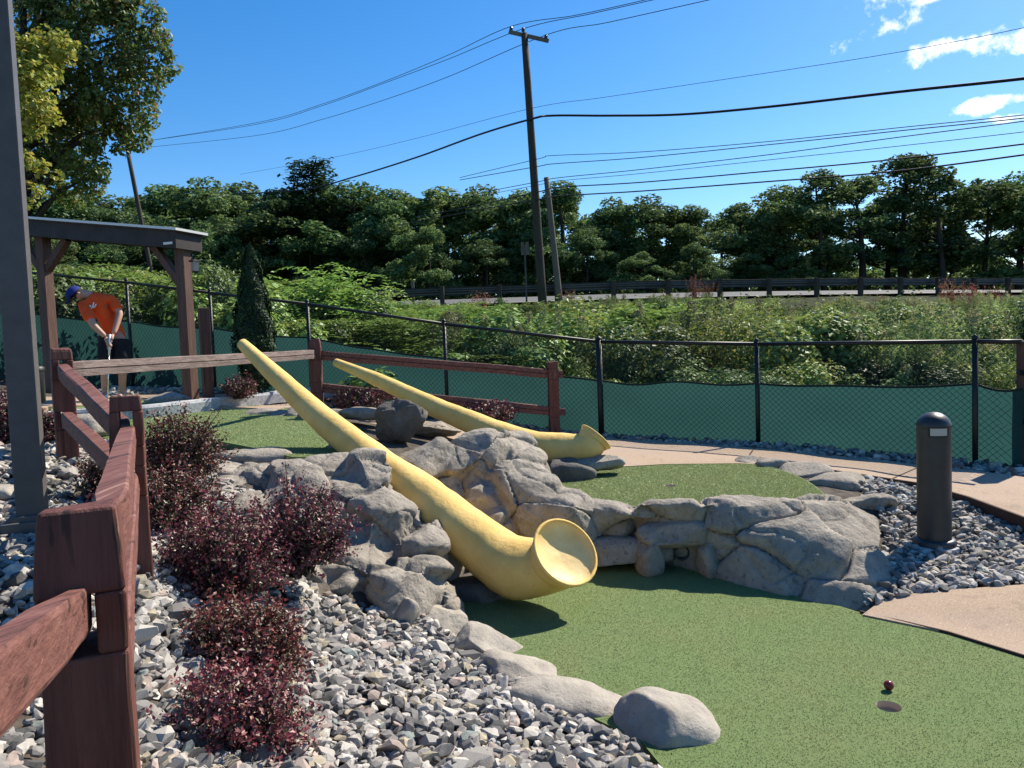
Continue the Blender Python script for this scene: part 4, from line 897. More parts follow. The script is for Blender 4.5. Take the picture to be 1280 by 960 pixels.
M['capblue'] = mat('cap_cloth', (.018, .028, .16), .8, .2); M['white'] = mat('white_cloth', (.72, .72, .70), .7, .2)
feet = pp(140, 496)
pr = empty('person', feet, 'person in orange shirt, blue cap and black shorts bending over a putter', 'person')
hd = pp(97, 367, -.22)                      # head, tilted down towards the ball
J = [(pp(144, 421, .08), (.115, .10)), (pp(137, 402, .03), (.108, .082)), (pp(127, 384, -.07), (.108, .078)), (pp(119, 372, -.13), (.08, .066)), (pp(110, 368, -.17), .055), (hd, (.078, .092)), (pp(93, 370, -.24), (.06, .075)),
     (pp(139, 373, -.02), .068), (pp(150, 392, -.07), .044), (pp(142, 418, -.22), .03),
     (pp(104, 380, -.24), .062), (pp(117, 407, -.33), .043), (pp(132, 421, -.27), .03),
     (pp(133, 432, .0), .085), (pp(131, 461, -.10), .055), (pp(131, 486, -.02), .042), (pp(132, 493, -.03), .038), (pp(126, 496, -.19), .036),
     (pp(153, 432, .06), .085), (pp(153, 462, -.03), .055), (pp(153, 486, .05), .042), (pp(153, 493, .04), .038), (pp(149, 496, -.12), .036)]
E_ = [(0, 1), (1, 2), (2, 3), (3, 4), (4, 5), (5, 6), (3, 7), (7, 8), (8, 9), (3, 10), (10, 11), (11, 12), (0, 13), (13, 14), (14, 15), (15, 16), (16, 17), (0, 18), (18, 19), (19, 20), (20, 21), (21, 22)]
body = skin('body', J, E_, M['skin'], pr)
def P(i): return J[i][0]
# shirt, shorts, shoes, cap follow the body
skin('shirt', [(pp(145, 427, .08), (.152, .13)), (P(0)+Vector((0, 0, .04)), (.148, .126)), (P(1), (.140, .118)), (P(2), (.146, .118)), (P(3), (.112, .10)), (P(3).lerp(P(4), .6), .075), (P(7), .090), (P(7).lerp(P(8), .55), .078), (P(7).lerp(P(8), .85), .072), (P(10), .080), (P(10).lerp(P(11), .55), .076), (P(10).lerp(P(11), .8), .072)],
     [(0, 1), (1, 2), (2, 3), (3, 4), (4, 5), (4, 6), (6, 7), (7, 8), (4, 9), (9, 10), (10, 11)], M['shirt'], pr)
skin('shorts', [(P(0)+Vector((0, 0, .02)), (.15, .13)), (P(13)+Vector((0, 0, .02)), .105), (P(13).lerp(P(14), .75), .10), (P(18)+Vector((0, 0, .02)), .105), (P(18).lerp(P(19), .75), .10)], [(0, 1), (1, 2), (0, 3), (3, 4)], M['shorts'], pr)
for a, b in ((16, 17), (21, 22)):
    skin('shoe', [(P(a)-Vector((0, 0, .01)), (.05, .05)), (P(a).lerp(P(b), .5)-Vector((0, 0, .02)), (.048, .04)), (P(b)-Vector((0, 0, .01)), (.045, .035))], [(0, 1), (1, 2)], M['white'], pr)
hdir = (P(5)-P(4)).normalized(); face = Vector((-.45, -.55, -.70)).normalized(); up = (Vector((-.55, -.15, .82))).normalized(); up = (up-face*up.dot(face)).normalized(); sd = up.cross(face)
Mh = Matrix((sd, face, up)).transposed(); hc = P(5).lerp(P(6), .5)
mb = MB(); mb.lathe((0, 0, 0), [(.103*math.cos(a), .088*math.sin(a)) for a in np.linspace(-.12, PI/2-.02, 9)], 24)
mb.v = [hc+Mh @ Vector((v_.x*.88, v_.y, v_.z+.025)) for v_ in mb.v]
cap = mb.build('cap', M['capblue'], pr)
mb = MB(); vs = []; fs = []
for i in range(9):
    a = -1.05+2.1*i/8
    for r, z in ((.092, .02), (.155, .006)):
        for dz in (0, .008): vs.append(hc+Mh @ Vector((math.sin(a)*r*.82, math.cos(a)*r if r < .1 else .05+math.cos(a)*.115, z+dz)))
for i in range(8):
    b = 4*i; fs += [(b, b+4, b+6, b+2), (b+1, b+3, b+7, b+5), (b+2, b+6, b+7, b+3)]
mb.add(vs, fs).build('cap_brim', M['capblue'], cap)
def blob(name, c, r, mat_, parent, sc=(1, 1, 1)):
    mb = MB(); mb.lathe((0, 0, 0), [(max(.001, math.cos(a)), math.sin(a)) for a in np.linspace(-PI/2, PI/2, 9)], 14); mb.v = [c+Mh @ Vector((v_.x*r*sc[0], v_.y*r*sc[1], v_.z*r*sc[2])) for v_ in mb.v]
    return mb.build(name, mat_, parent)
blob('nose', hc+Mh @ Vector((0, .098, -.035)), .014, M['skin'], pr, (.8, 1.1, 1.5))
for s in (-1, 1):
    blob('ear', hc+Mh @ Vector((s*.08, -.01, -.025)), .026, M['skin'], pr, (.35, .7, 1.1)); blob('eye', hc+Mh @ Vector((s*.031, .083, -.012)), .011, M['bollard'], pr)
blob('mouth', hc+Mh @ Vector((0, .083, -.075)), .018, mat('lips', (.32, .12, .10), .6), pr, (1.2, .4, .3))
blob('hair', hc+Mh @ Vector((0, -.03, .0)), .086, mat('hair', (.03, .022, .016), .8), pr, (.93, .8, .75))
# hands: palm, four fingers and thumb closed on the grip
g0, g1 = pp(137, 428, -.30), pp(134.5, 503, -.34); gd = (g1-g0).normalized(); gx_ = gd.cross(Vector((0, 1, 0))).normalized(); gy_ = gx_.cross(gd)
for wr_, off in ((9, .0), (12, .085)):
    gc = g0+gd*(off-.05); w0 = P(wr_); pd = (w0-gc); palm = gc+pd.normalized()*.035
    skin('hand', [(w0, .028), (palm, (.034, .024)), (gc+gd*.02+gx_*.022, (.022, .018))], [(0, 1), (1, 2)], M['skin'], pr, 1)
    for k in range(4):
        c0 = gc+gd*(.022*k-.02); ln = (.017, .019, .018, .015)[k]
        skin('finger', [(c0+pd.normalized()*.03+gx_*.012, .0095)]+[(c0+(gx_*math.cos(a)+gy_*math.sin(a))*ln, .0085-.0008*j) for j, a in enumerate((.3, 1.5, 2.7, 3.9))], [(0, 1), (1, 2), (2, 3), (3, 4)], M['skin'], pr, 1)
    skin('thumb', [(palm+gx_*-.02, .012), (gc-gx_*.02+gd*.02, .0105), (gc-gx_*.012-gy_*.012+gd*.055, .009)], [(0, 1), (1, 2)], M['skin'], pr, 1)
# white script across the chest
sp = [pp(u, v, -.245-(.0)) for u, v in ((108, 388), (109, 384), (111, 383), (110, 387), (111, 389), (113, 386), (113, 383), (115, 382), (114, 386), (116, 386), (118, 381), (119, 378), (118, 384), (120, 384), (122, 380))]
mb = MB(); mb.tube(catmull([p-Vector((0, .03, 0)) for p in sp], 4), .007, 6); mb.build('shirt_script', M['white'], pr)
pt = empty('putter', g1, 'silver putter held in both hands of the person in orange', 'putter')
MB().tube([g0-gd*.10, g0+gd*.16], [.013, .011], 10).build('grip', M['white'], pt)
MB().tube([g0+gd*.15, g1], [.0065, .005], 8).build('shaft', mat('chrome', (.75, .75, .76), .18, .5, .9), pt)
MB().bar(g1+Vector((-.05, -.03, -.01)), g1+Vector((.06, .03, -.01)), .025, .028).build('putter_head', M['steel'], pt)

# ------------------------------------------------------------------ foliage tools
def leaves(Pn, Nn, size, col, aspect=.55, bend=.18):
    """diamond shaped leaves; returns verts, quads, colours"""
    n = len(Pn); Nn = Nn/np.maximum(np.linalg.norm(Nn, axis=1, keepdims=True), 1e-6)
    t = rng.normal(0, 1, (n, 3)); t -= Nn*(t*Nn).sum(1, keepdims=True); t /= np.maximum(np.linalg.norm(t, axis=1, keepdims=True), 1e-6); b = np.cross(Nn, t)
    s = size[:, None]; a = s*aspect/2
    V = np.stack([Pn-t*s*.5, Pn+b*a+Nn*s*bend*.5-t*s*.06, Pn+t*s*.5, Pn-b*a+Nn*s*bend*.5-t*s*.06], 1).reshape(-1, 3)
    return V, np.arange(4*n).reshape(-1, 4), np.repeat(col, 4, 0)
def pick(pal, w, n, jit=.18):
    p = np.array(pal); return p[rng.choice(len(p), n, p=np.array(w)/sum(w))]*rng.uniform(1-jit, 1+jit, (n, 1))
def sph(n):
    d = rng.normal(0, 1, (n, 3)); return d/np.linalg.norm(d, axis=1, keepdims=True)
def clump_crown(cl, per, size, pal, w, up=.5, aspect=.6, jit=.6):
    """cl rows: x, y, z, radius; leaves in the shell of every clump"""
    P_, N_ = [], []
    for x, y, z, r in cl:
        k = int(per*r*r); d = sph(k); rr_ = r*rng.uniform(.35, 1.08, k)**.6; q = d*rr_[:, None]*np.array([1, 1, .95]); P_.append(q+[x, y, z]); N_.append(d*.8+sph(k)*jit+[0, 0, up])
    P_ = np.concatenate(P_); N_ = np.concatenate(N_); n = len(P_); return leaves(P_, N_, size*rng.uniform(.6, 1.35, n), pick(pal, w, n), aspect)
def branchy(h, r0, limbs, lean=.03, seed=0, first=.35):
    r = random.Random(seed); mb = MB(); pts = [Vector((lean*h*math.sin(t*2.1+seed)*t, lean*h*math.cos(t*1.7+seed)*t, h*t)) for t in np.linspace(-.03, 1, 9)]
    mb.tube(pts, [r0*(1-.85*t) for t in np.linspace(0, 1, 9)], 8)
    for i in range(limbs):
        t = r.uniform(first, .92); k = min(7, int(t*8)); b = pts[k+1].lerp(pts[min(8, k+2)], t*8-k if k < 7 else 0); a = r.uniform(0, 2*PI); L = h*r.uniform(.14, .30)*(1.1-t*.9); d = Vector((math.cos(a), math.sin(a), r.uniform(.35, .9)))
        mb.tube([b, b+d*L*.5+Vector((0, 0, -.02*L)), b+d*L+Vector((0, 0, .10*L))], [r0*(1-.8*t)*.5, r0*.22, r0*.07], 5)
    return mb
# ------------------------------------------------------------------ barberry shrubs
BPAL = [(.10, .022, .025), (.155, .03, .034), (.065, .022, .02), (.19, .075, .058), (.085, .078, .032), (.04, .02, .017)]
def barberry(label, u, v, hw, hh, Y, n, bright=.5, seed=0, leaf=.02, cat='shrub'):
    hw *= 1.16; hh *= 1.12; n = int(n*1.35); c = W(u, v, Y); rx_, rz_ = hw*Y/F, hh*Y/F; base = Vector((c.x, c.y, c.z-rz_)); root = empty('barberry_shrub', base, label, cat, 'dark red barberry shrubs')
    nt_ = max(60, n//26); d = sph(nt_*2); d = d[d[:, 2] > -.55][:nt_]; nt_ = len(d)
    lump = np.array([1+.22*noise.noise(Vector((q[0]*2.1+seed, q[1]*2.1, q[2]*2.1)))+.12*noise.noise(Vector((q[0]*5+seed, q[1]*5, q[2]*5))) for q in d])
    tip = d*np.array([rx_, rx_*.8, rz_])*(lump*rng.uniform(.74, 1.06, nt_)*np.where(rng.uniform(0, 1, nt_) < .30, rng.uniform(1.05, 1.38, nt_), 1))[:, None]; tip[:, 2] += rz_*.0
    st = np.stack([rng.normal(0, rx_*.12, nt_), rng.normal(0, rx_*.12, nt_), np.full(nt_, -rz_*.85)], 1)
    per = n//nt_; t = rng.uniform(.30, 1.0, (nt_, per))**.75; mid = st*.4+tip*.6+np.array([0, 0, .10*rz_])
    q = ((1-t)**2)[..., None]*st[:, None]+(2*t*(1-t))[..., None]*mid[:, None]+(t**2)[..., None]*tip[:, None]
    q = q.reshape(-1, 3)+rng.normal(0, leaf*.55, (nt_*per, 3)); tt = t.ravel()
    nn = sph(len(q))*.9+np.repeat(d, per, 0)*.4+[0, 0, .5]
    w_ = [.24, .22*bright*1.6, .17, .14*bright*1.5, .24, .08]
    col = pick(BPAL, w_, len(q), .3)
    young = (tt > .86) & (rng.uniform(0, 1, len(q)) < .55*bright); col[young] = pick([(.25, .045, .045), (.19, .04, .042), (.28, .11, .085)], [.4, .4, .2], int(young.sum()), .25)
    V, Fq, Cc = leaves(q+np.array(c), nn, leaf*rng.uniform(.55, 1.3, len(q)), col, .62)
    link('foliage', np_mesh('foliage', V, Fq, M['leafred'], Cc), None, root)
    mb = MB()
    for i in range(0, nt_, max(1, nt_//60)): mb.tube([c+Vector(st[i]), c+Vector(mid[i])*.9, c+Vector(tip[i])*.97], [.006, .004, .0015], 4, caps=False)
    mb.build('stems', M['bark'], root)
for i, a in enumerate([('sprawling dark red barberry shrub left of the rock outcrop, its right half', 372, 665, 58, 58, 3.85, 6500, .9), ('sprawling dark red barberry shrub left of the rock outcrop, its left half', 275, 695, 66, 64, 3.5, 8000, .8),
        ('bright red tipped barberry in the gravel between two larger barberries', 303, 805, 70, 55, 3.0, 7500, 1.0), ('brightest crimson barberry at the bottom of the picture by the fence post', 288, 918, 84, 84, 2.55, 11000, 1.3),
        ('purple barberry beside the pointed fence post at the edge of the upper green', 224, 563, 46, 50, 4.5, 7000, .35), ('low dark purple barberry behind the second fence post', 195, 628, 60, 46, 4.1, 7000, .3), ('dark barberry between the second and third fence posts', 126, 600, 24, 32, 4.3, 2500, .25),
        ('small round purple barberry in front of the slim cypress', 298, 484, 20, 15, 9.3, 2200, .3), ('wide low barberry under the rear alphorn tip', 447, 502, 32, 17, 8.6, 2600, .4), ('wide low barberry behind the middle of the rear alphorn', 612, 516, 31, 15, 8.6, 2600, .45),
        ('dark barberry at the left edge behind the lamp post', 4, 530, 22, 40, 5.5, 3000, .5), ('small dark barberry right of the lamp post', 57, 535, 12, 22, 5.6, 1200, .3)]):
    barberry(*a, seed=i*3.7, leaf=.021 if a[5] < 5 else .03)

# ------------------------------------------------------------------ slim cypress by the fence
cb = W(322, 490, 9.75); ch = W(318, 308, 9.75).z-cb.z; root = empty('cypress', cb, 'slim dark green columnar cypress in front of the fence', 'tree')
n = 24000; z = rng.uniform(0, 1, n)**.85; a = rng.uniform(0, 2*PI, n); prof = .245*np.minimum(1, .55+z*2)*np.clip((1-z)*1.75, 0, 1)**.62*(1+.12*np.sin(a*5+z*9)+.1*np.sin(z*31+a*3)); rr_ = prof*rng.uniform(.62, 1.06, n)**.7
V, Fq, Cc = leaves(np.stack([rr_*np.cos(a)+cb.x, rr_*np.sin(a)+cb.y, z*ch+cb.z+.02], 1), np.stack([np.cos(a), np.sin(a), rng.normal(.2, .4, n)], 1)+sph(n)*.35, rng.uniform(.03, .06, n), pick([(.008, .022, .007), (.014, .036, .009), (.04, .085, .016)], [.55, .36, .09], n), .45)
link('foliage', np_mesh('foliage', V, Fq, M['leafconifer'], Cc), None, root); MB().tube([cb-Vector((0, 0, .1)), cb+Vector((0, 0, ch*.8))], [.05, .01], 8).build('trunk', M['bark'], root)

# ------------------------------------------------------------------ overgrown slope behind the fence
n = 30000; x = rng.uniform(-11, 19, n); f_ = yF(x)+.35; r_ = yR(x)-.5; y = f_+(r_-f_)*rng.uniform(0, 1, n)**1.3; k = (np.abs(x/y) < .8); x, y = x[k], y[k]; n = len(x)
kk_ = (y < yF(x)+3.2) | (rng.uniform(0, 1, n) < .35); x, y = x[kk_], y[kk_]; n = len(x)
hgt = np.array([.16+.22*noise.noise(Vector((a*.8, b*.8, 0)))+.16*noise.noise(Vector((a*2.3, b*2.3, 5))) for a, b in zip(x, y)])
z = terrain(x, y)+np.maximum(.03, hgt)*rng.uniform(.25, 1.0, n)
sz = rng.uniform(.05, .11, n)*(1+(y-9)*.035)
patch = np.array([noise.noise(Vector((a*.45+7, b*.45, 2))) for a, b in zip(x, y)])
colA = pick([(.11, .19, .045), (.075, .14, .03), (.16, .24, .07), (.05, .095, .024)], [.35, .3, .15, .2], n, .25); colB = pick([(.13, .18, .05), (.18, .21, .07), (.09, .13, .035), (.16, .14, .06)], [.4, .2, .3, .1], n, .25)
V, Fq, Cc = leaves(np.stack([x, y, z], 1), sph(n)*.7+[.15, -.1, .9], sz, np.where((patch > .12)[:, None], colB, colA), .7)
tag(link('ground_cover', np_mesh('ground_cover', V, Fq, M['leaf'], Cc)), 'tangle of low green vines covering the slope behind the fence', 'vines', kind='stuff')
def bush_mesh(kind, seed):
    r = np.random.default_rng(seed); global rng; old = rng; rng = r
    if kind == 'vine':
        cl = [(r.normal(0, .42), r.normal(0, .36), r.uniform(.15, .75), r.uniform(.16, .36)) for _ in range(15)]
        o_ = clump_crown(cl, 6000, .068, [(.17, .28, .065), (.12, .21, .045), (.24, .34, .10), (.07, .13, .03)], [.35, .3, .15, .2], .7, .75)
    elif kind == 'sumac':
        Pn, Nn, S_ = [], [], []
        for _ in range(180):
            a = r.uniform(0, 2*PI); st = np.array([r.normal(0, .3), r.normal(0, .3), r.uniform(.35, 1.25)]); L = r.uniform(.35, .65); dr = np.array([math.cos(a), math.sin(a), r.uniform(.35, 1.2)])
            for k in range(9):
                t = k/8; c_ = st+dr*L*t+np.array([0, 0, -.75*L*t*t]); s_ = np.array([-math.sin(a), math.cos(a), 0])
                for g in (-1, 1): Pn.append(c_+s_*g*.055*(1-.3*t)); Nn.append([r.normal(0, .25), r.normal(0, .25), 1]); S_.append(.12*(1-.35*t))
        o_ = leaves(np.array(Pn), np.array(Nn), np.array(S_), pick([(.15, .26, .055), (.10, .19, .04), (.21, .32, .08)], [.5, .3, .2], len(Pn)), .42)
    elif kind == 'weed':
        Pn, Nn, Cc_ = [], [], []
        for _ in range(26):
            b0 = np.array([r.normal(0, .36), r.normal(0, .32), 0]); h_ = r.uniform(.55, 1.22); k_ = 330; t = r.uniform(.12, 1, k_)**.8; w_ = .145*np.sin(np.clip(t, 0, 1)*PI*.92+.12)**.8+.012
            d_ = sph(k_); d_[:, 2] *= .5; q = b0+np.array([r.normal(0, .16), r.normal(0, .16), 1])*(t*h_)[:, None]+d_*(w_*r.uniform(.5, 1.05, k_))[:, None]; Pn.append(q); Nn.append(d_+[0, 0, .45]+sph(k_)*.4)
            g_ = r.uniform(.75, 1.25); Cc_.append(np.where((t > .85)[:, None] & (r.uniform(0, 1) < .5), pick([(.30, .29, .12), (.26, .27, .14)], [1, 1], k_), pick([(.24, .32, .11), (.18, .26, .08), (.30, .37, .15)], [1, 1, .7], k_))*g_)
        Pn = np.concatenate(Pn); o_ = leaves(Pn, np.concatenate(Nn), r.uniform(.035, .075, len(Pn)), np.concatenate(Cc_), .32)
    elif kind == 'dark':
        cl = [(r.normal(0, .36), r.normal(0, .36), r.uniform(.25, 1.1), r.uniform(.22, .40)) for _ in range(13)]
        o_ = clump_crown(cl, 5200, .06, [(.055, .10, .028), (.08, .14, .035), (.035, .07, .02), (.11, .15, .05)], [.4, .3, .2, .1], .5, .6)
    elif kind == 'yellow':
        cl = [(r.normal(0, .38), r.normal(0, .33), r.uniform(.2, .8), r.uniform(.2, .36)) for _ in range(11)]
        o_ = clump_crown(cl, 5200, .055, [(.24, .31, .065), (.34, .36, .07), (.17, .25, .06), (.28, .27, .07)], [.4, .2, .3, .1], .6, .5)
    elif kind == 'rust':
        Pn = np.concatenate([np.array([r.normal(0, .16), r.normal(0, .16), 0])+np.array([r.normal(0, .3), r.normal(0, .3), 1])*(r.uniform(.2, 1, 50)*r.uniform(.7, 1.1))[:, None]+r.normal(0, .05, (50, 3)) for _ in range(26)])
        o_ = leaves(Pn, sph(len(Pn)), r.uniform(.04, .09, len(Pn)), pick([(.26, .10, .05), (.19, .10, .065), (.30, .15, .07), (.16, .12, .06)], [.4, .3, .15, .15], len(Pn)), .5)
    rng = old; return np_mesh('foliage', *o_[:2], M['leaf'], o_[2])
stem_me = branchy(.8, .02, 8, .05, 3, .1).mesh('stems', M['bark'])
KL = {'vine': ('leafy light green vine mound on the slope behind the fence', 'bush'), 'sumac': ('sumac with drooping feathered leaves on the slope behind the fence', 'bush'), 'weed': ('tall feathery grey green weed clump on the slope below the road', 'weeds'),
      'dark': ('dense dark green bush on the slope behind the fence', 'bush'), 'yellow': ('yellow green bush on the slope behind the fence', 'bush'), 'rust': ('rust red seed plume standing above the weeds by the guard rail', 'weeds')}
KN = {'vine': 'vine_bush', 'sumac': 'sumac_bush', 'weed': 'weed_clump', 'dark': 'bush', 'yellow': 'yellow_bush', 'rust': 'seed_plume'}
proto = {}
HK = {'vine': 1.08, 'sumac': 1.55, 'weed': 1.2, 'dark': 1.4, 'yellow': 1.08, 'rust': 1.0}
PL = {'vine': 'light green vine mounds', 'sumac': 'feathery leaved sumacs', 'weed': 'grey green weed clumps', 'dark': 'dense dark green bushes', 'yellow': 'yellow green bushes', 'rust': 'rust red seed plumes'}
def bush(kind, u, Y, width, height, label=None):
    """width and height in metres"""
    key = (kind, random.randrange(3))
    if key not in proto: proto[key] = bush_mesh(kind, len(kind)*5+key[1]*11)
    x = W(u, 400, Y).x; label = label or blabel(kind, u, Y)
    root = empty(KN[kind], (x, Y, T1(x, Y)-.05), label or KL[kind][0], KL[kind][1], None if label else PL[kind], random.uniform(0, 6.28)); root.scale = (width/1.5, width/1.5, height/HK[kind])
    f_ = bpy.data.objects.new('foliage', proto[key]); C.objects.link(f_); f_.parent = root
    q = bpy.data.objects.new('stems', stem_me); C.objects.link(q); q.parent = root
rb = random.Random(11)
LMB = [(10, 'left of the lamp post'), (75, 'behind the left pavilion post'), (125, 'behind the person in orange'), (175, 'right of the person'), (240, 'behind the right pavilion post'), (290, 'left of the cypress'), (345, 'right of the cypress'), (390, 'above the fence post beside the cypress'), (435, 'above the rear alphorn tip'), (490, 'above the middle of the rear alphorn'), (550, 'behind the rear alphorn'), (610, 'below the rust red plant'), (670, 'below the tall utility pole'), (715, 'below the short leaning pole'), (755, 'at the corner fence post'), (820, 'behind the right green'), (880, 'above the far end of the right green'), (945, 'above the border stones'), (1010, 'right of the border stones'), (1080, 'left of the bollard light'), (1165, 'above the bollard light'), (1220, 'behind the rightmost fence post'), (1275, 'at the right edge of the picture')]
BN = {'vine': 'light green vine mound', 'sumac': 'feathery leaved sumac', 'weed': 'grey green weed clump', 'dark': 'dark green bush', 'yellow': 'yellow green bush', 'rust': 'rust red plume'}
_bl = set()
def blabel(kind, u, Y):
    if u < -10 or u > 1300: return None
    ph = min((abs(u-a), p) for a, p in LMB)[1]; band = 'by the fence' if Y < 12.2 else 'halfway up the slope' if Y < 17 else 'near the guard rail'
    l_ = BN[kind]+' '+band+', '+ph
    if l_ in _bl: return None
    _bl.add(l_); return l_
def vcap(u): return float(np.interp(u, [-80, 60, 130, 200, 300, 345, 380, 440, 470, 520, 700, 860, 1000, 1150, 1300], [305, 318, 322, 320, 335, 348, 345, 350, 368, 375, 377, 373, 379, 376, 366]))
for Y in (10.7, 11.7, 12.9, 14.3, 15.9, 17.6, 19.4, 21.2, 22.8, 23.9):
    u = -60+rb.uniform(0, 60)
    while u < 1330:
        x = W(u, 400, Y).x; dy = Y+rb.uniform(-.4, .4)
        if float(yF(x))+1.25 < dy < yR(x)-.7:
            if u > 720: kd = rb.choices(['weed', 'yellow', 'vine', 'dark', 'sumac'], [.42 if Y > 12.5 else .15, .22, .28 if Y < 14 else .14, .16, .10])[0]
            elif u > 330: kd = rb.choices(['vine', 'sumac', 'dark', 'yellow', 'weed'], [.4, .2, .16, .14, .1])[0]
            else: kd = rb.choices(['vine', 'sumac', 'dark', 'yellow'], [.42, .26, .14, .18])[0]
            cap_ = W(u, vcap(u)+rb.uniform(-12, 12), dy).z-T1(x, dy)
            hh_ = min(rb.choice((.55, .9, 1.2, 1.6, 2.0))*rb.uniform(.85, 1.15)*(1.0 if u > 330 else 1.2)*(.7 if Y < 12 else 1), cap_)
            if hh_ > .22: bush(kd, u, dy, rb.uniform(1.2, 2.2)*min(1.4, max(.65, hh_))*(1+max(0, Y-12)*.02), hh_)
        u += rb.uniform(62, 115)*11/Y*1.15
def top(u, v, Y): x = W(u, v, Y); return x.z-T1(x.x, Y)
for u, v, Y, w_, kd in ((690, 392, 15.5, 1.5, 'sumac'), (768, 388, 17.0, 1.7, 'dark'), (742, 402, 14.5, 1.2, 'vine'), (812, 392, 16.0, 1.2, 'dark'), (850, 388, 17.5, 1.5, 'yellow'), (905, 384, 18.5, 1.5, 'weed'), (962, 380, 18.0, 1.6, 'yellow'), (1000, 388, 16.0, 1.5, 'yellow'), (1062, 384, 17.0, 1.7, 'weed'), (1098, 396, 15.0, 1.1, 'dark'), (1150, 384, 17.5, 1.7, 'weed'), (1195, 378, 18.5, 1.5, 'weed'), (1240, 374, 19.0, 1.8, 'weed'), (1262, 392, 15.5, 1.3, 'dark'), (1120, 440, 10.9, 1.6, 'vine'), (880, 440, 11.4, 1.7, 'vine'), (1000, 436, 11.2, 1.6, 'vine'), (640, 410, 13.0, 1.4, 'vine'), (560, 384, 17.0, 1.4, 'weed'), (520, 392, 15.5, 1.5, 'vine'), (590, 396, 15.0, 1.3, 'dark'), (930, 412, 13.0, 1.0, 'dark'), (1035, 410, 13.2, 1.0, 'dark'), (1180, 410, 12.6, 1.1, 'dark'), (785, 420, 12.4, 1.1, 'dark')): bush(kd, u, Y, w_, max(.4, top(u, v, Y)))
u = 462
while u < 1320:
    Y = rb.uniform(20.3, 23.6); kd = rb.choices(['weed', 'yellow', 'dark', 'vine', 'sumac'], [.42, .18, .2, .14, .06] if u > 700 else [.2, .15, .2, .3, .15])[0]
    h_ = top(u, vcap(u)+rb.uniform(-9, 9), Y)
    if h_ > .25: bush(kd, u, Y, rb.uniform(.9, 1.7)*max(.8, min(1.3, h_)), h_)
    u += rb.uniform(13, 26)
bush('rust', 605, 22.5, .95, top(605, 364, 22.5), 'rust red dried plant below the guard rail left of the utility pole')
for u, v, Y, w_ in ((868, 346, 24.0, .75), (886, 352, 24.0, .6), (712, 362, 23.8, .8), (1192, 350, 24.4, 1.1), (1218, 354, 24.4, .9), (1105, 368, 24.4, .5), (1245, 358, 24.6, .8), (830, 366, 24.0, .5)): bush('rust', u, Y, w_, max(.3, top(u, v, Y)))
bush('sumac', 408, 15.5, 2.3, top(408, 318, 15.5), 'tall rounded pale green shrub standing above the slope left of the guard rail')
bush('sumac', 448, 16.5, 2.0, top(448, 338, 16.5)); bush('dark', 268, 14.0, 1.5, top(268, 318, 14), 'dark feathery evergreen bush behind the fence left of the cypress')
for u, v, Y, w_, kd in ((330, 350, 16, 2.4, 'vine'), (205, 318, 14, 2.2, 'sumac'), (130, 322, 14.5, 2.4, 'vine'), (60, 318, 14.5, 2.4, 'vine'), (165, 326, 15.5, 2.4, 'yellow'), (95, 316, 16, 2.6, 'sumac')): bush(kd, u, Y, w_, top(u, v, Y))

# ------------------------------------------------------------------ guard rail, road signs, utility poles, wires
gr = empty('guard_rail', (4.3, 25, ROADZ), 'grey steel guard rail on posts along the near edge of the road', 'guard rail')
def gpt(x, dz=0): return Vector((x, float(yR(x)), T1(x, float(yR(x)))*0+ROADZ+dz))
post_me = MB().box((0, 0, .20), (.14, .18, .93), None, .01).mesh('post', M['pole'])
x = -6.0; xs = []
while x < 30:
    o = bpy.data.objects.new('post', post_me); C.objects.link(o); o.parent = gr; o.location = gpt(x)-gr.location+Vector((0, 0, 0)); x += 1.9; xs.append(x)
xs = np.arange(-14, 34, .6); vs = []; fs = []
pf = [(-.02, .40), (-.07, .43), (-.07, .48), (-.02, .52), (-.02, .55), (-.07, .59), (-.07, .64), (-.02, .67)]
for x in xs:
    p = gpt(x); t = (gpt(x+.1)-gpt(x-.1)).normalized(); nv = Vector((-t.y, t.x, 0))
    for a, z in pf: vs.append(p+nv*(.15+a*-1)+Vector((0, 0, z-.02)))
for i in range(len(xs)-1):
    for j in range(7): fs.append((i*8+j, i*8+j+1, (i+1)*8+j+1, (i+1)*8+j))
o = MB().add(vs, fs).build('steel_beam', M['steel'], gr); sl = o.modifiers.new('t', 'SOLIDIFY'); sl.thickness = .006
mk = W(516, 362, 25.1); mz = W(516, 351, 25.1).z; tag(MB().box((mk.x, mk.y, mz-.5), (.10, .05, 1.0), None, .006).build('marker_post', M['palepole']), 'small pale marker post rising behind the guard rail', 'marker post')
sg = W(657, 340, 24.6); root = empty('road_sign', (sg.x, sg.y, ROADZ-.3), 'narrow road sign seen from behind beside the tall utility pole', 'sign')
st = W(660, 306, 24.6).z; MB().box((sg.x, sg.y, (st+ROADZ-.3)/2), (.06, .05, st-ROADZ+.3)).build('sign_post', M['steel'], root)
for dx in (-.075, .075): MB().box((sg.x+dx, sg.y-.04, st-.12), (.10, .012, .42), None, .004).build('sign_plate', M['palepole'], root)
def pole(label, ub, vb, ut, vt, Y, r0, r1, mt):
    r0 *= .88; r1 *= .88
    b, t = W(ub, vb, Y), W(ut, vt, Y); gz = T1(b.x, b.y)-.3; d = (t-b)/(t.z-b.z); b = b+d*(gz-b.z); root = empty('utility_pole', b, label, 'utility pole')
    MB().tube([b.lerp(t, k/6) for k in range(7)], [r0+(r1-r0)*k/6 for k in range(7)], 14).build('pole', M[mt], root); return root, b, t
mp, mb0, mt0 = pole('tall dark wooden utility pole with crossarm, tallest of the poles', 678, 376, 655.5, 42, 23.2, .165, .115, 'pole')
ca, cb_ = W(637, 40, 23.6), W(685, 51, 22.8)
MB().bar(ca, cb_, .09, .11).build('crossarm', M['palepole'], mp)
M['insul'] = mat('insulator', (.03, .04, .07), .25, .5); INS = []
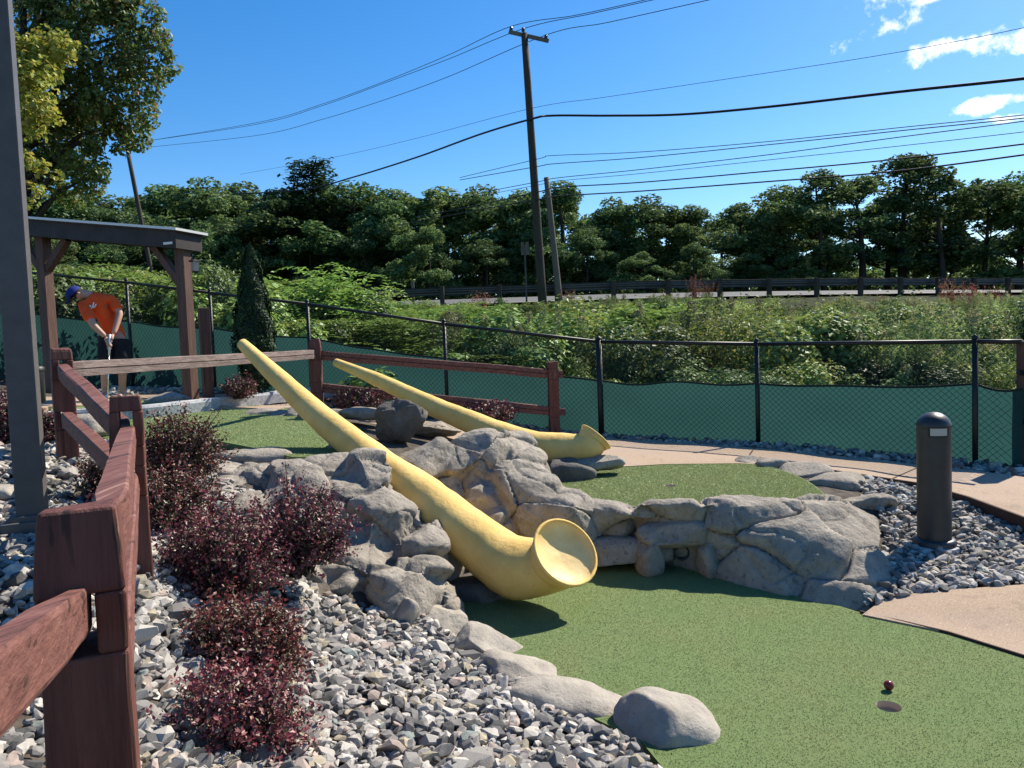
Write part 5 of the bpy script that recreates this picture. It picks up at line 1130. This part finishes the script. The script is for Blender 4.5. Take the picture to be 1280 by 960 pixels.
for u, v, Y in ((639, 33, 23.57), (654, 34, 23.3), (682.5, 43, 22.83)):
    p = W(u, v+6, Y); INS.append(p+Vector((0, 0, .12))); MB().lathe(p, [(.018, -.1), (.018, .0), (.055, .01), (.045, .05), (.06, .06), (.035, .13), (.001, .14)], 10).build('insulator', M['insul'], mp)
pole('short pale leaning pole right of the tall utility pole', 699, 372, 683, 222, 24.3, .125, .10, 'palepole')
fp_, fb, ft = pole('distant dark utility pole with crossarm above the left trees', 189, 340, 158, 181, 45, .17, .13, 'pole')
MB().bar(W(145, 186, 45.4), W(177, 188, 44.6), .10, .12).build('crossarm', M['pole'], fp_)
for u, v in ((147, 184), (158, 180), (176, 186)): MB().lathe(W(u, v, 45), [(.03, -.05), (.07, .02), (.05, .2), (.001, .21)], 8).build('insulator', M['insul'], fp_)
def wire(label, px, r, n=10):
    pts = catmull([W(u, v, Y) for u, v, Y in px], n); tag(MB().tube(pts, r, 5).build('power_line', M['wire']), label, 'power line', 'overhead wires')
def fl(u): return 45-(45-23.2)*(u-165)/(665-165)          # depth along the span to the far left pole
def fr(u): return 23.2-(u-670)*.0145                        # depth along the span coming towards us on the right
wire('highest wire on the left end of the crossarm', [(148, 182, 45)]+[(u, v, fl(u)) for u, v in ((320, 153.5), (400, 131), (480, 102), (560, 69))]+[(639, 33, 23.5)]+[(u, v, fr(u)) for u, v in ((720, 19), (815, -2), (940, -32), (1300, -105))], .011)
wire('middle wire on the top of the tall pole', [(158, 180, 45)]+[(u, v, fl(u)) for u, v in ((320, 155.5), (400, 133), (480, 104), (560, 74))]+[(654, 36, 23.3)]+[(u, v, fr(u)) for u, v in ((740, 17), (820, -1), (940, -28), (1300, -100))], .011)
wire('lower wire on the right end of the crossarm', [(176, 185, 45)]+[(u, v, fl(u)) for u, v in ((320, 169.5), (400, 150), (480, 125), (560, 96))]+[(682, 44, 22.8)]+[(u, v, fr(u)) for u, v in ((760, 28), (890, -1), (980, -22), (1300, -88))], .011)
wire('thin single wire below the crossarm', [(u, v, fl(u)) for u, v in ((300, 218), (420, 196), (520, 173))]+[(662, 136, 23.2)]+[(u, v, fr(u)) for u, v in ((760, 121), (960, 91), (1130, 64), (1320, 26), (1560, -32))], .007)
wire('thick black cable, the heaviest of the wires', [(u, v, fl(u)) for u, v in ((290, 243), (380, 237), (440, 222), (520, 197), (600, 168))]+[(664, 149, 23.0)]+[(u, v, fr(u)) for u, v in ((690, 144.5), (760, 144.5), (850, 143), (960, 133.5), (1120, 115), (1320, 93), (1560, 52))], .034)
for lb, L_, R2, r in (('uppermost of the six low wires to the right', ((575, 222),), ((690, 194.5), (800, 190), (960, 177), (1120, 160), (1320, 139), (1560, 103)), .010), ('second of the six low wires to the right', ((575, 225),), ((690, 205), (800, 197), (960, 181), (1120, 164), (1320, 143), (1560, 108)), .012), ('third of the six low wires to the right', ((600, 241),), ((700, 222), (800, 212), (960, 193.5), (1120, 172), (1320, 146), (1560, 108)), .011),
        ('fourth and thinnest of the six low wires to the right', ((600, 245),), ((700, 226), (800, 217), (960, 200), (1120, 183), (1320, 160), (1560, 128)), .008), ('fifth of the six low wires to the right', ((520, 272), (600, 256)), ((700, 234), (800, 228), (960, 214), (1120, 199), (1320, 175), (1560, 144)), .017), ('lowest of the six low wires to the right', ((500, 281), (600, 262)), ((700, 245), (800, 239), (960, 227), (1120, 214), (1320, 188), (1560, 154)), .019)):
    wire(lb, [(u, v, fl(u)) for u, v in L_]+[(672, (L_[-1][1]*(R2[0][0]-672)+R2[0][1]*(672-L_[-1][0]))/(R2[0][0]-L_[-1][0]), 23.0)]+[(u, v, fr(u)) for u, v in R2], r)

# ------------------------------------------------------------------ wood beyond the road
TP = [(.08, .145, .048), (.12, .195, .06), (.05, .098, .038), (.185, .245, .078)]
def tree_mesh(seed, kind):
    global rng; old = rng; rng = np.random.default_rng(seed); r = rng
    if kind == 'pine':
        Pn, Nn = [], []
        for z in np.arange(2.2, 10, .42):
            L = .35+2.1*(1-(z/10.4))**.8; 
            for a in r.uniform(0, 2*PI, 6):
                k_ = int(60*L); t = r.uniform(.15, 1, k_); q = np.stack([math.cos(a)*L*t, math.sin(a)*L*t, z+.22*t*L*.6-.05+r.normal(0, .07, k_)], 1)+r.normal(0, .13, (k_, 3)); Pn.append(q); Nn.append(sph(k_)*.6+[0, 0, .8])
        Pn = np.concatenate(Pn); o_ = leaves(Pn, np.concatenate(Nn), r.uniform(.16, .32, len(Pn)), pick([(.022, .05, .022), (.035, .07, .03), (.05, .085, .035)], [.4, .4, .2], len(Pn)), .35)
    else:
        cl = []; lobes = [(0, 0, 8.3, 1.35)]; m_ = 13 if kind == 'full' else 11
        while len(lobes) < m_:
            z = r.uniform(1.2 if kind == 'full' else 2.6, 8.4); t = z/10; w_ = (2.5*math.sin(min(1, (t+.2)/1.2)*PI)**.5) if kind == 'full' else 2.6*math.sin(max(.02, (t-.12)/.90)*PI)**.5
            a = r.uniform(0, 2*PI); rd = w_*math.sqrt(r.uniform(.2, 1)); lobes.append((rd*math.cos(a), rd*math.sin(a), z, r.uniform(.85, 1.5)*(1 if kind == 'full' else .85)))
        for x, y, z, R in lobes:
            for _ in range(9):
                d_ = r.normal(0, 1, 3); d_ /= np.linalg.norm(d_); d_[2] = abs(d_[2])*1.1-.25; q = d_*R*r.uniform(.45, 1.0); cl.append((x+q[0], y+q[1], z+q[2]*1.05, R*r.uniform(.28, .5)))
        cl.append((0, 0, 9.3, .7))
        o_ = clump_crown(cl, 560 if kind == 'full' else 520, .21, TP, [.36, .3, .22, .12], .12, .62, .9)
    rng = old; return np_mesh('crown', *o_[:2], M['leaffar'], o_[2])
crowns = {k: [tree_mesh(s+10*j, k) for s in range(m_)] for j, (k, m_) in enumerate((('full', 5), ('open', 4), ('pine', 1)))}
trunks = {'full': branchy(9.0, .20, 14, .02, 1, .2).mesh('trunk', M['bark']), 'open': branchy(9.4, .19, 16, .035, 5, .3).mesh('trunk', M['bark']), 'pine': branchy(9.8, .16, 4, .0, 2).mesh('trunk', M['bark'])}
TL = {'full': 'full dark green broadleaf tree in the wood beyond the road', 'open': 'open crowned broadleaf tree with sky showing through beyond the road'}
def tree(kind, u, vtop, Y, wd=1.0, label=None):
    x = W(u, 350, Y).x; gz = T1(x, Y); zt__ = W(u, vtop, Y).z; s_ = (zt__-gz)/10.1
    root = empty('pine_tree' if kind == 'pine' else 'broadleaf_tree', (x, Y, gz-.1), label or TL[kind], 'tree', None if label else TL[kind].split(' in the')[0].split(' beyond')[0]+'s', rt.uniform(0, 6.28)); root.scale = (s_*wd, s_*wd, s_)
    for nm, me_ in (('trunk', trunks[kind]), ('crown', rt.choice(crowns[kind]))): o = bpy.data.objects.new(nm, me_); C.objects.link(o); o.parent = root
rt = random.Random(4)
LMK = [(-40, 'far left behind the lamp post'), (40, 'above the left end of the pavilion roof'), (115, 'above the middle of the pavilion roof'), (165, 'behind the distant left utility pole'), (215, 'above the right end of the pavilion roof'), (265, 'left of the cypress tip'), (318, 'straight above the cypress tip'), (360, 'next to the dark pine on its left'), (425, 'next to the dark pine on its right'), (475, 'above the white marker post, to its left'), (525, 'above the white marker post, to its right'), (575, 'above the rust red plant, to its left'), (620, 'above the rust red plant, to its right'), (670, 'straight behind the tall utility pole'), (715, 'right of the short leaning pole'), (765, 'left of the guard rail middle'), (815, 'above the middle of the guard rail'), (870, 'above the middle rust plumes'), (920, 'at the dip in the tree line'), (965, 'right of the dip in the tree line')]
_used = set()
def flabel(u):
    if u > 1000 or u < -45: return None
    d, ph = min((abs(u-a), p) for a, p in LMK)
    if ph in _used: return None
    _used.add(ph); return 'dark green broadleaf tree beyond the road, '+ph
OPL = ['tall open crowned tree with its top above the fence post nearest the bollard', 'open crowned tree above the bollard light with sky between its limbs', 'open crowned tree right of the bollard light near the picture edge', 'open crowned tree at the right edge of the picture']
prof_u = [-120, 40, 110, 150, 200, 260, 330, 370, 430, 480, 560, 610, 650, 700, 760, 810, 860, 885, 905, 940, 975, 1000, 1040, 1080, 1130, 1180, 1230, 1270, 1400]
prof_v = [213, 222, 231, 229, 225, 219, 223, 229, 234, 221, 218, 234, 238, 228, 238, 247, 243, 262, 258, 246, 229, 244, 201, 206, 193, 205, 226, 216, 210]
u = -100
while u < 1400:
    op = u > 1010; tree('open' if op and rt.random() < .65 else 'full', u, float(np.interp(u, prof_u, prof_v))+rt.uniform(-9, 12), rt.uniform(50, 56), rt.uniform(1.5, 2.0)*(1.0 if not op else .95), flabel(u)); u += rt.uniform(44, 62)
u = -140
while u < 1400: tree('full', u, float(np.interp(u, prof_u, prof_v))+rt.uniform(4, 26)+(14 if u > 1010 else 0), rt.uniform(58, 66), rt.uniform(1.3, 1.7)); u += rt.uniform(50, 72)*(1 if u < 1010 else 1.25)
u = -150
while u < 1060: tree('full', u, float(np.interp(u, prof_u, prof_v))+rt.uniform(45, 75), rt.uniform(45, 49), rt.uniform(1.5, 2.1)); u += rt.uniform(56, 84)
tree('pine', 397, 197, 52, 2.0, 'dark pine rising above the other trees beyond the road')
n = 26000; x = rng.uniform(-75, 85, n); y = rng.uniform(66, 72, n); z = terrain(x, y)+5.0*rng.uniform(0, 1, n)**1.2*np.array([.75+.35*noise.noise(Vector((a*.12, 3, 0))) for a in x])
o_ = leaves(np.stack([x, y, z], 1), sph(n)+[0, -.2, .2], rng.uniform(.5, .9, n), pick(TP, [.36, .3, .24, .1], n), .7)
tag(link('woodland', np_mesh('woodland', *o_[:2], M['leaffar'], o_[2])), 'dark undergrowth of the wood behind the trees beyond the road', 'undergrowth', kind='stuff')
# ------------------------------------------------------------------ big maple at the upper left
YM = 16.0; mx_, mg = W(20, 350, YM).x, T1(W(20, 350, YM).x, YM)
def maple(label, cl, trunk_u, per, pal, w_, seed):
    bx = W(trunk_u, 350, cl[0][3]); gz = T1(bx.x, bx.y); root = empty('maple_tree', (bx.x, bx.y, gz-.1), label, 'tree')
    rows = []; r = random.Random(seed)
    for u, v, rad, Y in cl:
        c = W(u, v, Y)
        for _ in range(7 if rad > 30 else 4):
            q = Vector((r.gauss(0, 1), r.gauss(0, 1), r.gauss(0, 1))).normalized()*r.uniform(.35, .95)*rad*Y/F; rows.append((c.x+q.x, c.y+q.y, c.z+q.z*.8, rad*Y/F*r.uniform(.34, .58)))
    o_ = clump_crown(rows, int(per*1.5), .102, pal, w_, .45, .75, .75)
    link('crown', np_mesh('crown', *o_[:2], M['leafmaple'], o_[2]), None, root)
    mb = MB(); top = W(trunk_u+12, 10, cl[0][3]); b = Vector((bx.x, bx.y, gz-.2)); mb.tube([b.lerp(top, t) for t in np.linspace(0, 1, 8)], [.24*(1-.8*t) for t in np.linspace(0, 1, 8)], 12)
    for i, (u, v, rad, Y) in enumerate(cl):
        s = b.lerp(top, min(.9, max(.3, (W(u, v, Y).z-b.z-1.2)/(top.z-b.z)))); e = W(u, v, Y); mb.tube([s, s.lerp(e, .55)+Vector((0, 0, .25)), e], [.07, .045, .012], 6)
    mb.build('trunk', M['bark'], root)
MPd = [(.065, .12, .03), (.10, .165, .038), (.14, .20, .048), (.18, .18, .045), (.21, .13, .045)]
maple('tall dark green maple at the upper left with orange tinged tips', [(120, 60, 62, 16), (170, 40, 45, 16.2), (150, 110, 48, 15.8), (190, 85, 34, 16), (95, 130, 55, 16.5), (160, 150, 40, 16), (60, 30, 60, 16.5), (110, 0, 60, 16), (175, 5, 26, 16), (130, 165, 28, 15.8), (70, 190, 50, 16.4), (110, 222, 34, 16), (45, 215, 45, 16.5), (125, 185, 24, 16), (100, 195, 30, 15.6), (60, 130, 50, 17), (-40, 60, 80, 17), (-50, 170, 70, 17), (20, -60, 90, 17), (130, -60, 60, 16.5), (75, 240, 26, 16.2), (195, 58, 22, 15.9)], 18, 1000, MPd, [.34, .3, .2, .1, .06], 3)
MPy = [(.25, .33, .05), (.33, .37, .06), (.17, .25, .04), (.38, .36, .07)]  # sunlit look of the front boughs put into brighter leaf colours
maple('yellow green maple boughs lit by the sun behind the lamp post', [(45, 60, 38, 14.2), (62, 85, 30, 14.2), (35, 105, 40, 14.0), (70, 55, 22, 14.3), (45, 150, 34, 14), (25, 140, 36, 14.2), (30, 210, 24, 14), (55, 215, 18, 14), (40, 245, 22, 14), (62, 148, 20, 14), (10, 60, 40, 14.5), (-30, 110, 60, 14.5), (-30, 20, 55, 14.5)], -20, 900, MPy, [.35, .3, .2, .15], 8)
